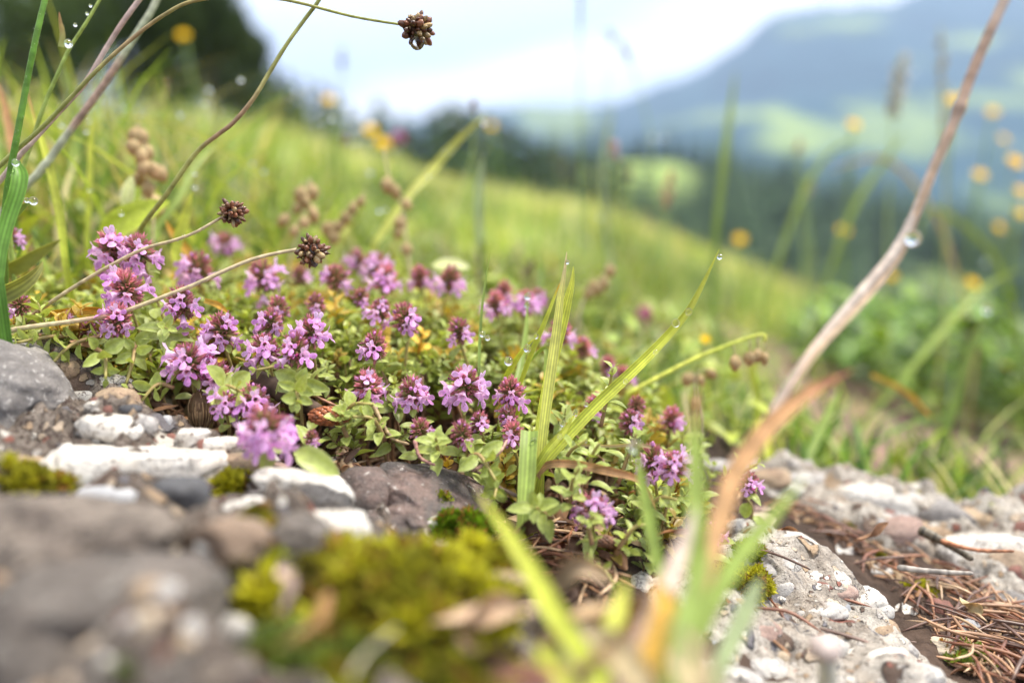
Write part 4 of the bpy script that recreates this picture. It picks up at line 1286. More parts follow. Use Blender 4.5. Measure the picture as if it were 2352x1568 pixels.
# -------- leafy shoots that stand out from the mat at its edge
def shoot(px, py, z, n, L, label, tip=(0.3, -0.2, 0.6), big=1.0, seed=None, tint=(1, 1, 1)):
    """px, py, z: the foot of the shoot; tip: direction and reach of its stem"""
    global _sh
    _sh += 1
    g = np.random.default_rng(seed or 4000 + _sh)
    p0 = at(px, py, z)
    d = unit(tip)
    root = tag(empty('thyme_sprig', p0), label, 'plant')
    P = smooth_path([(0, 0, 0), d * L * 0.5 + g.uniform(-0.12, 0.12, 3) + [0, 0, 0.12 * L], d * L], 14)
    mb = MB(); tube(mb, P, np.linspace(0.05, 0.03, 14), 6, np.linspace(STEMC * 1.1, STEMC * 0.5 + GREEN2 * 0.5, 14))
    put('stem', mb.mesh('stem', M_STEM), root)
    T = np.gradient(P, axis=0); ph = g.uniform(0, 3.14)
    n += 2
    for k in range(n):
        u = 0.1 + 0.9 * k / max(1, n - 1)
        i = min(13, int(u * 13)); t_ = unit(T[i])
        sc = 0.62 * big * (1.0 - 0.5 * max(0, (u - 0.6) / 0.4)) * g.uniform(0.8, 1.2)
        for sgn in (0, 1):
            aa = ph + k * 1.57 + sgn * math.pi
            r0 = unit(np.cross(t_, [0.3, 0.8, 0.1])); r1 = np.cross(t_, r0)
            dr = unit(r0 * math.cos(aa) + r1 * math.sin(aa) + t_ * (0.15 + 0.8 * u ** 2) + [0, 0, 0.1])
            up = t_ + np.array([0, -0.1, 0.5])
            put('leaf', LEAFM[int(g.integers(8))], root, M=Matrix(mat4(frame(dr, up), P[i] * K, sc).tolist()))
    return root


_sh = 0
for a in [
    (235, 770, 16.6, 4, 1.1, 'leafy shoot creeping onto the tan stone', (-0.4, -0.5, -0.25)), (165, 770, 16.6, 4, 1.0, 'round leaved shoot over the grey boulder edge', (-0.5, -0.5, 0.0)), (95, 770, 16.8, 4, 1.0, 'leafy shoot lying on the top of the grey boulder', (-0.6, -0.4, 0.05)),
    (220, 800, 16.3, 3, 0.9, 'small leafy shoot nodding between tan stone and white chip', (0.3, -0.4, -0.3)), (310, 790, 16.8, 4, 1.1, 'dark green shoot hanging in the shaded gap between rocks', (0.1, -0.5, -0.35)), (380, 780, 17.0, 4, 1.0, 'green shoot beside the shaded gap under the knotted stalk', (0.2, -0.4, 0.2)),
    (400, 890, 16.1, 3, 0.7, 'leaf pair under the large bloom over the husk', (-0.3, -0.3, -0.1), 1.2), (505, 900, 16.1, 3, 0.7, 'shoot whose broad leaf carries a brown speck', (0.6, -0.4, 0.1), 1.25), (690, 870, 16.2, 4, 0.9, 'large leaved shoot below the front bloom of the cluster', (0.1, -0.5, -0.15), 1.2),
    (790, 960, 16.4, 4, 0.9, 'shoot growing beside the brown cone', (0.5, -0.3, 0.3)), (800, 1010, 16.2, 5, 0.8, 'bright rosette of leaves at the rim of the needle hollow', (0.0, -0.3, 0.6), 0.9), (885, 1010, 16.2, 4, 1.0, 'leafy shoot in front of the rose coloured head', (-0.4, -0.4, 0.5), 0.9),
    (1010, 1050, 16.1, 4, 0.9, 'round leaved shoot above the dark stone', (0.0, -0.4, 0.4)), (1075, 1050, 15.9, 4, 1.0, 'darker shoot leaning over the dark stone', (0.35, -0.5, -0.1)), (1120, 1080, 15.9, 4, 0.8, 'small shoot hanging beside the folded blade', (0.1, -0.5, -0.2), 0.85),
    (1265, 1190, 15.2, 4, 0.9, 'pale leaved shoot in front of the folded blade', (-0.3, -0.5, 0.4), 1.1), (1310, 1160, 15.2, 4, 1.0, 'fresh rosette beside the low pale bloom', (0.1, -0.3, 0.7)), (1345, 1120, 15.6, 4, 1.0, 'upright fresh shoot behind the low pale bloom', (0.2, -0.1, 0.8)),
    (1420, 1110, 16.2, 5, 1.1, 'upright fresh shoot beyond the dry arching leaf', (0.25, 0.0, 0.8)), (1480, 1180, 15.6, 4, 0.9, 'thin shoot under the starry bloom', (0.3, -0.3, 0.3), 0.8), (1420, 1260, 15.0, 3, 0.7, 'withered yellow-green sprig on the white crumbly stone', (0.4, 0.0, 0.4), 0.7),
    (1330, 1290, 14.6, 4, 0.8, 'small dark sprig lying among the brown needles', (0.5, -0.5, -0.1), 0.6), (1360, 1250, 14.8, 3, 0.7, 'short sprig standing in the needles under the low bloom', (0.0, -0.2, 0.6), 0.7), (1660, 1100, 18.4, 3, 0.9, 'narrow shoot on the pale rock behind the blurred stem', (0.4, -0.2, 0.3), 0.9),
    (1380, 980, 17.0, 5, 1.3, 'tall fresh shoot behind the foot of the diagonal blade', (0.15, 0.0, 0.9)), (1290, 1075, 16.3, 4, 1.0, 'shoot at the very foot of the yellow grass tuft', (0.3, -0.3, 0.5)), (720, 890, 16.6, 4, 1.2, 'shoot with long pinkish stem stretched over the dark log', (-0.9, -0.3, 0.4)),
]:
    shoot(*a)
# ------------------------------------------------------------------ meadow grass (nobody could count it)
def field(mb, g, n, xr, yr, hfun, wid, cols, keep=None, lean=0.35, wedge=0.78, ylog=True, pts=6, tip=0.05):
    u = g.uniform(0, 1, n)
    y = np.exp(np.log(yr[0]) + u * (np.log(yr[1]) - np.log(yr[0]))) if ylog else yr[0] + u * (yr[1] - yr[0])
    x = g.uniform(-1, 1, n) * wedge * y if xr is None else g.uniform(xr[0], xr[1], n)
    k = np.ones(n, bool)
    if keep is not None:
        k &= g.uniform(0, 1, n) < keep(x, y)
    x, y = x[k], y[k]; n = len(x)
    z = ground(x, y) - 0.3
    h = hfun(x, y, g.uniform(0, 1, n)) * (1 + 0.35 * fbm(x / (8 + y * 0.03), y / (10 + y * 0.06), 4.0, 2, 78))
    a = g.uniform(0, 2 * np.pi, n); ln = lean * g.uniform(0.1, 1.6, n) * h
    w = wid(x, y) * g.uniform(0.6, 1.4, n)
    face = a + np.pi / 2 + g.uniform(-0.6, 0.6, n)
    t_ = np.linspace(0, 1, pts)[None, :]
    px = x[:, None] + np.cos(a)[:, None] * ln[:, None] * t_ ** 2
    py = y[:, None] + np.sin(a)[:, None] * ln[:, None] * t_ ** 2
    pz = z[:, None] + h[:, None] * (t_ - 0.25 * lean * t_ ** 3)
    ww = w[:, None] * (1 - t_ ** 2.2 * (1 - tip)) / 2
    sx = np.cos(face)[:, None] * ww; sy = np.sin(face)[:, None] * ww
    V = np.stack([np.stack([px - sx, py - sy, pz], -1), np.stack([px + sx, py + sy, pz], -1)], 2).reshape(-1, 3)
    i = (np.arange(n)[:, None] * pts + np.arange(pts - 1)[None]) * 2
    F = np.stack([i, i + 1, i + 3, i + 2], -1).reshape(-1, 4)
    ci = g.integers(0, len(cols), n); C = np.array(cols)[ci] * g.uniform(0.7, 1.3, (n, 1)) * (1 + 0.45 * fbm(x / (12 + y * 0.05), y / (16 + y * 0.12), 0, 3, 77))[:, None]
    C = np.repeat(C, pts * 2, axis=0)
    mb.add(V, F, np.clip(C, 0, 1))


YG = [(0.27, 0.37, 0.065), (0.17, 0.27, 0.05), (0.38, 0.42, 0.12), (0.10, 0.19, 0.04), (0.50, 0.44, 0.22), (0.30, 0.39, 0.08)]
STRAW = [(0.68, 0.62, 0.31), (0.58, 0.58, 0.24), (0.64, 0.55, 0.32), (0.42, 0.47, 0.16), (0.58, 0.59, 0.25)]
LUSH = [(0.045, 0.11, 0.022), (0.08, 0.18, 0.03), (0.14, 0.27, 0.04), (0.035, 0.075, 0.02)]
g = np.random.default_rng(71)


def off_mat(x, y):
    k = poly_sd(x, y, MATP) < 0.0
    p = (sstep(9.5, 14, x - 0.10 * (y - 30)) * sstep(26, 31, y) * (1 - sstep(62, 78, y - 0.30 * x)))
    rim = poly_sd(x, y, np.array([at(*q)[:2] for q in RIMP])) < -0.3
    return k * rim * (1 - 0.90 * p) * (y > 20)


def hmax(x, y, u):
    t_ = x / y
    base = np.minimum(2.4 + 0.028 * y, 11) * (0.35 + 0.8 * u ** 1.5)
    return base + np.minimum(4.5, 0.08 * y) * sstep(0.15, 0.4, -t_) * (0.3 + u)


gm = MB()
field(gm, g, 5200, (-34, 24), (22, 62), hmax, lambda x, y: 0.22 + 0 * x, YG + [(0.48, 0.40, 0.20)], off_mat, 0.7, ylog=False)
field(gm, g, 9000, None, (58, 230), hmax, lambda x, y: 0.20 + 0.0016 * y, YG, lambda x, y: off_mat(x, y) * np.where((x / y > 0.36) & (y < 150), 0.5, 1), 0.6, pts=5)
field(gm, g, 11000, None, (200, 900), hmax, lambda x, y: 0.3 + 0.0016 * y, STRAW + YG[:2], None, 0.4, pts=4)
field(gm, g, 14000, None, (800, 3400), hmax, lambda x, y: 0.8 + 0.0013 * y, STRAW, None, 0.3, pts=4)
# thin tall flowering stems that stand above the turf
field(gm, g, 620, None, (50, 420), lambda x, y, u: (7 + 14 * u) * (0.6 + 0.4 * sstep(60, 200, y)), lambda x, y: 0.10 + 0.0004 * y, YG + STRAW, lambda x, y: off_mat(x, y) * np.where(x / y > -0.2, 0.55, 1.0), 0.35, pts=7, tip=0.4)
# tussocks on the path side, just past the rim stones
field(gm, g, 700, (8, 26), (25.5, 34), lambda x, y, u: 1.2 + 3.2 * u, lambda x, y: 0.20 + 0 * x, LUSH[1:] + YG[:3], lambda x, y: off_mat(x, y) * 0 + 1.0 * (np.sin(x * 1.1) + 0.8 * fbm(x * 0.3, y * 0.4) > -0.1) * (poly_sd(x, y, np.array([at(*q)[:2] for q in RIMP])) < -0.2), 0.8, ylog=False)
tag(put('grass', gm.mesh('grass', M_GRASS)), 'yellow-green meadow grass covering the sloping hillside', 'grass', kind='stuff')

# broad leaved green herbs beyond the path
hb = MB(); g = np.random.default_rng(72)
blp = [leaf_pack(4.5, 1.7, 0.35, 300 + k, 7, 5, 0.3) for k in range(4)]
for k in range(2600):
    y_ = g.uniform(58, 160); x_ = y_ * g.uniform(0.38, 0.80)
    zb = float(ground(x_, y_)); hh = g.uniform(0.5, 1) ** 0.6 * (12.5 if y_ < 90 else 15) * min(1.0, 0.45 + (x_ / y_ - 0.38) * 4)
    a = g.uniform(0, 6.28); d = np.array([math.cos(a), math.sin(a), g.uniform(-0.1, 1.2)])
    c = np.array(LUSH[int(g.integers(4))]) * g.uniform(0.7, 1.4) / np.array([0.22, 0.31, 0.10])
    hb.merge(blp[k % 4], mat4(frame(d), (x_, y_, zb + hh * g.uniform(0.1, 0.95)), g.uniform(0.35, 0.85)), c)
tag(put('green_herbs', hb.mesh('green_herbs', M_LEAF)), 'lush dark green herb leaves beyond the brown path', 'undergrowth', kind='stuff')
# leaves mixed into the turf behind the thyme
hb = MB()
for k in range(1500):
    y_ = g.uniform(24, 80); x_ = y_ * g.uniform(-0.75, 0.33)
    if poly_sd(x_, y_, MATP) > -0.2:
        continue
    zb = float(ground(x_, y_)); d = np.array([g.normal(), g.normal(), g.uniform(0, 1.3)])
    c = np.array(YG[int(g.integers(2))]) * g.uniform(0.5, 1.1) / np.array([0.22, 0.31, 0.10])
    hb.merge(blp[k % 4], mat4(frame(d), (x_, y_, zb + g.uniform(0.1, 2.2)), g.uniform(0.12, 0.36)), c)
tag(put('turf_herbs', hb.mesh('turf_herbs', M_LEAF)), 'small herb leaves mixed into the turf behind the thyme', 'undergrowth', kind='stuff')


# ------------------------------------------------------------------ single blades and stalks
GR = {'lime': ((0.52, 0.58, 0.08), (0.64, 0.66, 0.11)), 'pale': ((0.54, 0.58, 0.12), (0.66, 0.64, 0.20)), 'green': ((0.24, 0.34, 0.08), (0.34, 0.44, 0.10)), 'soft': ((0.32, 0.43, 0.10), (0.40, 0.50, 0.12)),
      'deep': ((0.12, 0.26, 0.035), (0.17, 0.34, 0.05)), 'orange': ((0.55, 0.36, 0.18), (0.60, 0.34, 0.16)), 'straw': ((0.55, 0.45, 0.26), (0.60, 0.50, 0.30)), 'brown': ((0.42, 0.28, 0.20), (0.62, 0.54, 0.47)),
      'red': ((0.42, 0.20, 0.10), (0.36, 0.14, 0.09)), 'grey': ((0.42, 0.46, 0.30), (0.50, 0.52, 0.36)), 'mint': ((0.40, 0.48, 0.26), (0.48, 0.56, 0.34)), 'yellow': ((0.62, 0.42, 0.08), (0.66, 0.38, 0.06)),
      'olive': ((0.32, 0.35, 0.09), (0.42, 0.42, 0.13)), 'wine': ((0.38, 0.18, 0.15), (0.46, 0.24, 0.18)), 'pinkish': ((0.46, 0.32, 0.27), (0.60, 0.48, 0.42))}


def path3(pts, n):
    return smooth_path([at(*p) for p in pts], n)


def root_down(P, reach=40):
    """carry a path on from its first point down to the soil"""
    p = P[0]
    gz = float(top(p[0], p[1]))
    if p[2] > gz + 0.2:
        d = unit(P[0] - P[min(3, len(P) - 1)])
        q = p + np.array([d[0] * 0.4, 0.2 + d[1] * 0.4, 0]) * (p[2] - gz) * 0.5
        q[2] = float(top(q[0], q[1])) - 0.2
        mid = (p + q) / 2 + d * 0.1
        return np.vstack([smooth_path([q, mid, p], 6)[:-1], P])
    return P


def blade(pts, w, colr, label, cat='grass blade', group=None, roll=0.0, fold=0.3, prof=0.6, root=True, n=40, name='grass_blade', tipw=0.04, mat=None, tipcol=None, basew=0.75, stripes=False):
    """a blade of grass from foot to tip through image points with depth; w in photograph pixels at its widest"""
    P = path3(pts, n)
    if root:
        P = root_down(P)
    n_ = len(P)
    zs = (P @ CF)
    u = np.linspace(0, 1, n_)
    wd = w / FP * zs * np.where(u < prof, basew + (1 - basew) * (u / prof), np.maximum(tipw, np.cos((u - prof) / (1 - prof) * math.pi / 2) ** 0.8))
    T = np.gradient(P, axis=0)
    S = np.cross(T, P / np.linalg.norm(P, axis=1)[:, None]); S /= np.maximum(1e-9, np.linalg.norm(S, axis=1))[:, None]
    if roll:
        T_ = T / np.linalg.norm(T, axis=1)[:, None]
        N_ = np.cross(T_, S); S = S * math.cos(roll) + N_ * math.sin(roll)
    c0, c1 = (np.array(q) for q in GR[colr])
    C = c0[None] * (1 - u[:, None]) + c1[None] * u[:, None]
    C = C * (1 + 0.15 * fbm(u * 9, u * 0, 3.3 * len(label), 3)[:, None])
    if tipcol is not None:
        k = sstep(0.8, 0.97, u)[:, None]
        C = C * (1 - k) + np.array(GR[tipcol][1]) * k
    stripes = stripes or (w >= 18 and pts[0][2] < 18)
    mb = MB(); cols = 9 if stripes else 7
    ribbon(mb, P, wd, S, np.clip(C, 0, 1), fold, cols=cols)
    # under skin, so the blade has a thickness
    th_ = np.maximum(0.012, wd * 0.06)
    N_ = np.cross(T, S); N_ /= np.maximum(1e-9, np.linalg.norm(N_, axis=1))[:, None]
    ribbon(mb, P - N_ * th_[:, None] * 0.5, wd * 0.92, S, np.clip(C * 0.8, 0, 1), fold, cols=cols)
    if stripes:
        for mbc in range(len(mb.c)):
            k = np.arange(len(mb.c[mbc])) % cols
            mb.c[mbc] = mb.c[mbc] * np.where(k % 2 == 0, 1.18, 0.80)[:, None] * np.where(k == 4, 1.2, 1.0)[:, None]
    base = P[0]
    o = put(name, mb.mesh(name, mat or M_GRASS, base), None, base)
    tag(o, label, cat, group)
    return o, P


def stalk(pts, w0, w1, colr, label, root=True, n=60, name='stalk', cat='stalk', hairs=0, group=None, bumps=(), flip=None):
    P = path3(pts, n)
    if root:
        P = root_down(P)
    zs = P @ CF; u = np.linspace(0, 1, len(P))
    r = (w0 * (1 - u) + w1 * u) / FP * zs / 2
    for b_, a_ in bumps:
        r = r * (1 + a_ * np.exp(-((u - b_) / 0.012) ** 2))
    c0, c1 = (np.array(q) for q in GR[colr])
    k = np.clip(0.5 + 0.7 * fbm(u * 5, 0 * u, len(label) * 1.3, 3), 0, 1)[:, None]
    C = c0 * (1 - k) + c1 * k
    if flip:
        c2 = np.array(GR[flip][0]); k2 = 0.7 * sstep(0.35, 0.9, fbm(u * 3.3, 0 * u, len(label) * 2.1, 2))[:, None]
        C = C * (1 - k2) + c2 * k2
    root_o = tag(empty(name, P[0]), label, cat, group)
    mb = MB(); tube(mb, P, r, 8, np.clip(C * (1 + 0.12 * RNG.normal(size=(len(P), 1))), 0, 1), wob=0.05)
    put('stem', mb.mesh('stem', M_STEM, P[0]), root_o)
    if hairs:
        hm = MB(); g_ = np.random.default_rng(len(label))
        for k in range(hairs):
            i = int(g_.integers(1, len(P) - 1)); d = unit(g_.normal(size=3))
            hm.add([P[i] + d * r[i] * 0.8 + [0.006, 0, 0], P[i] + d * r[i] * 0.8 - [0.006, 0, 0], P[i] + d * (r[i] + 0.05)], [[0, 1, 2]], (0.6, 0.62, 0.5))
        put('hairs', hm.mesh('hairs', M_STEM, P[0]), root_o)
    return root_o, P


def seed_ball(root_o, base, ctr, r, axis, seed, light=0.35, spiky=0.35):
    """a knobbly dry head of small capsules, child of the stalk"""
    g_ = np.random.default_rng(seed); mb = MB(); V, F = ico(2)
    n = 62
    for k in range(n):
        ct = 1 - 2 * (k + 0.5) / n; ph = 2.39996 * k; st = math.sqrt(1 - ct * ct)
        d = np.array([math.cos(ph) * st, math.sin(ph) * st, ct]) + g_.normal(size=3) * 0.12
        d = unit(d)
        s = r * g_.uniform(0.13, 0.29); p = d * r * g_.uniform(0.55, 0.98)
        col = np.array([0.11, 0.042, 0.02]) * g_.uniform(0.4, 2.0) if g_.random() < 1 - light * 0.7 else np.array([0.34, 0.24, 0.11]) * g_.uniform(0.6, 1.3)
        W = V * np.array([s * g_.uniform(1.0, 1.7), s * g_.uniform(0.6, 1), s * g_.uniform(0.6, 1)])
        W[:, 0] += 0.35 * s * np.sin(V[:, 1] * 3)
        mb.add(W @ frame(d).T + p, F, np.clip(col * (1 + 0.4 * V[:, :1]), 0.005, 1))
        if g_.random() < spiky:
            e = p + d * r * g_.uniform(0.25, 0.45)
            tube(mb, [p + d * s * 0.7, e], [s * 0.45, s * 0.08], 5, col * 0.8)
    mb.add(V * r * 0.66, F, (0.04, 0.018, 0.01))
    # bract cup where the stalk meets the head
    ax = unit(axis)
    for k in range(6):
        a = k * 1.05; fr = frame(ax); o_ = fr[:, 1] * math.cos(a) + fr[:, 2] * math.sin(a)
        mb.add([-ax * r * 1.15, -ax * r * 0.7 + o_ * r * 0.55 + fr[:, 1] * r * 0.2, -ax * r * 0.15 + o_ * r * 0.95, -ax * r * 0.7 + o_ * r * 0.55 - fr[:, 1] * r * 0.2], [[0, 1, 2, 3]], (0.22, 0.12, 0.06))
    o = put('seed_head', mb.mesh('seed_head', M_SEED, -(np.asarray(ctr)) + np.asarray(base) * 1.0), root_o)
    return o


for pts, w0, w1, cr_, lab, (hx, hy, hz_, hr), flip in [
    ([(-40, 420, 17.2), (30, 352, 17.2), (100, 290, 17.1), (200, 185, 17), (262, 125, 17), (330, 68, 17), (380, 33, 16.9), (430, 7, 16.9), (500, -6, 16.9), (570, -6, 16.8), (640, -2, 16.8), (700, 10, 16.7), (800, 36, 16.7), (870, 49, 16.7), (922, 57, 16.7)], 11, 6, 'olive', 'long arching olive stalk carrying the wet seed ball against the sky', (959, 67, 16.7, 34), 'wine'),
    ([(60, 735, 17.3), (150, 672, 17.2), (250, 612, 17.0), (330, 572, 16.9), (400, 552, 16.9), (450, 533, 16.8), (508, 500, 16.8)], 10, 7, 'straw', 'beige stalk rising over the twin thyme blooms to a brown seed ball', (535, 488, 16.8, 27), 'wine'),
    ([(-30, 768, 16.2), (60, 752, 16.2), (150, 740, 16.2), (250, 725, 16.3), (300, 710, 16.4), (400, 672, 16.5), (450, 652, 16.6), (560, 603, 16.8), (620, 585, 16.9), (682, 573, 17)], 12, 8, 'straw', 'reddish stalk crossing low before the thyme to a brown seed ball with a drop', (717, 578, 17, 33), 'wine')]:
    o, P = stalk(pts, w0, w1, cr_, lab, root=False, n=90, flip=flip, hairs=60, name='seed_stalk')
    c_ = at(hx, hy, hz_)
    seed_ball(o, P[0], c_, cm(hr, hz_), c_ - P[-1], int(hx), {959: 0.62, 535: 0.3, 717: 0.5}[int(hx)], {959: 0.12, 535: 0.45, 717: 0.22}[int(hx)])

stalk([(300, 575, 19.5), (330, 515, 18.6), (380, 450, 18), (450, 352, 17.6), (500, 310, 17.4), (535, 283, 17.3), (580, 230, 17.2), (620, 165, 17.2), (660, 100, 17.1), (700, 45, 17.1), (728, 8, 17), (750, -30, 17)], 12, 9, 'olive', 'S-curved green stalk crossing the sky edge beside the dark trees', flip='wine', hairs=50)
stalk([(-10, 640, 17.5), (4, 560, 17.4), (18, 430, 17.2), (38, 320, 17), (62, 190, 16.9), (82, 90, 16.8), (108, -20, 16.8)], 16, 13, 'deep', 'dark green hairy upright stem at the picture edge', hairs=260)
o, P = stalk([(20, 520, 18.4), (50, 400, 18.2), (75, 320, 18.1), (105, 235, 18), (135, 165, 17.9), (160, 112, 17.9), (200, 50, 17.8), (235, -10, 17.8)], 12, 7, 'soft', 'yellow-green stem with a withered brown-tipped leaf standing up from its node', hairs=0)
sl = MB(); Pq = path3([(139, 108, 17.9), (143, 80, 17.9), (138, 50, 17.9), (136, 28, 17.9)], 10)
ribbon(sl, Pq, cm(15, 17.9) * np.array([1, 1, .95, .9, .8, .8, .6, .5, .3, .1]), (1, 0, 0.1), np.linspace((0.30, 0.36, 0.12), (0.35, 0.18, 0.09), 10))
put('leaf', sl.mesh('leaf', M_DRY, P[0]), o)
stalk([(-30, 450, 17.6), (0, 415, 17.6), (50, 352, 17.6), (68, 333, 17.6), (120, 275, 17.7), (160, 232, 17.7), (200, 185, 17.8), (245, 110, 17.8), (285, 48, 17.8), (335, -20, 17.8)], 12, 12, 'pinkish', 'pinkish beige stalk behind the arching olive one', flip='wine', hairs=30)
stalk([(-20, 520, 20.5), (60, 428, 20), (100, 385, 20), (150, 315, 20), (210, 235, 20), (262, 160, 20), (300, 100, 20), (345, 30, 20), (375, -30, 20)], 20, 14, 'grey', 'pale grey-green blurred stalk with a reddish joint', flip='wine', bumps=((0.35, 0.25),))

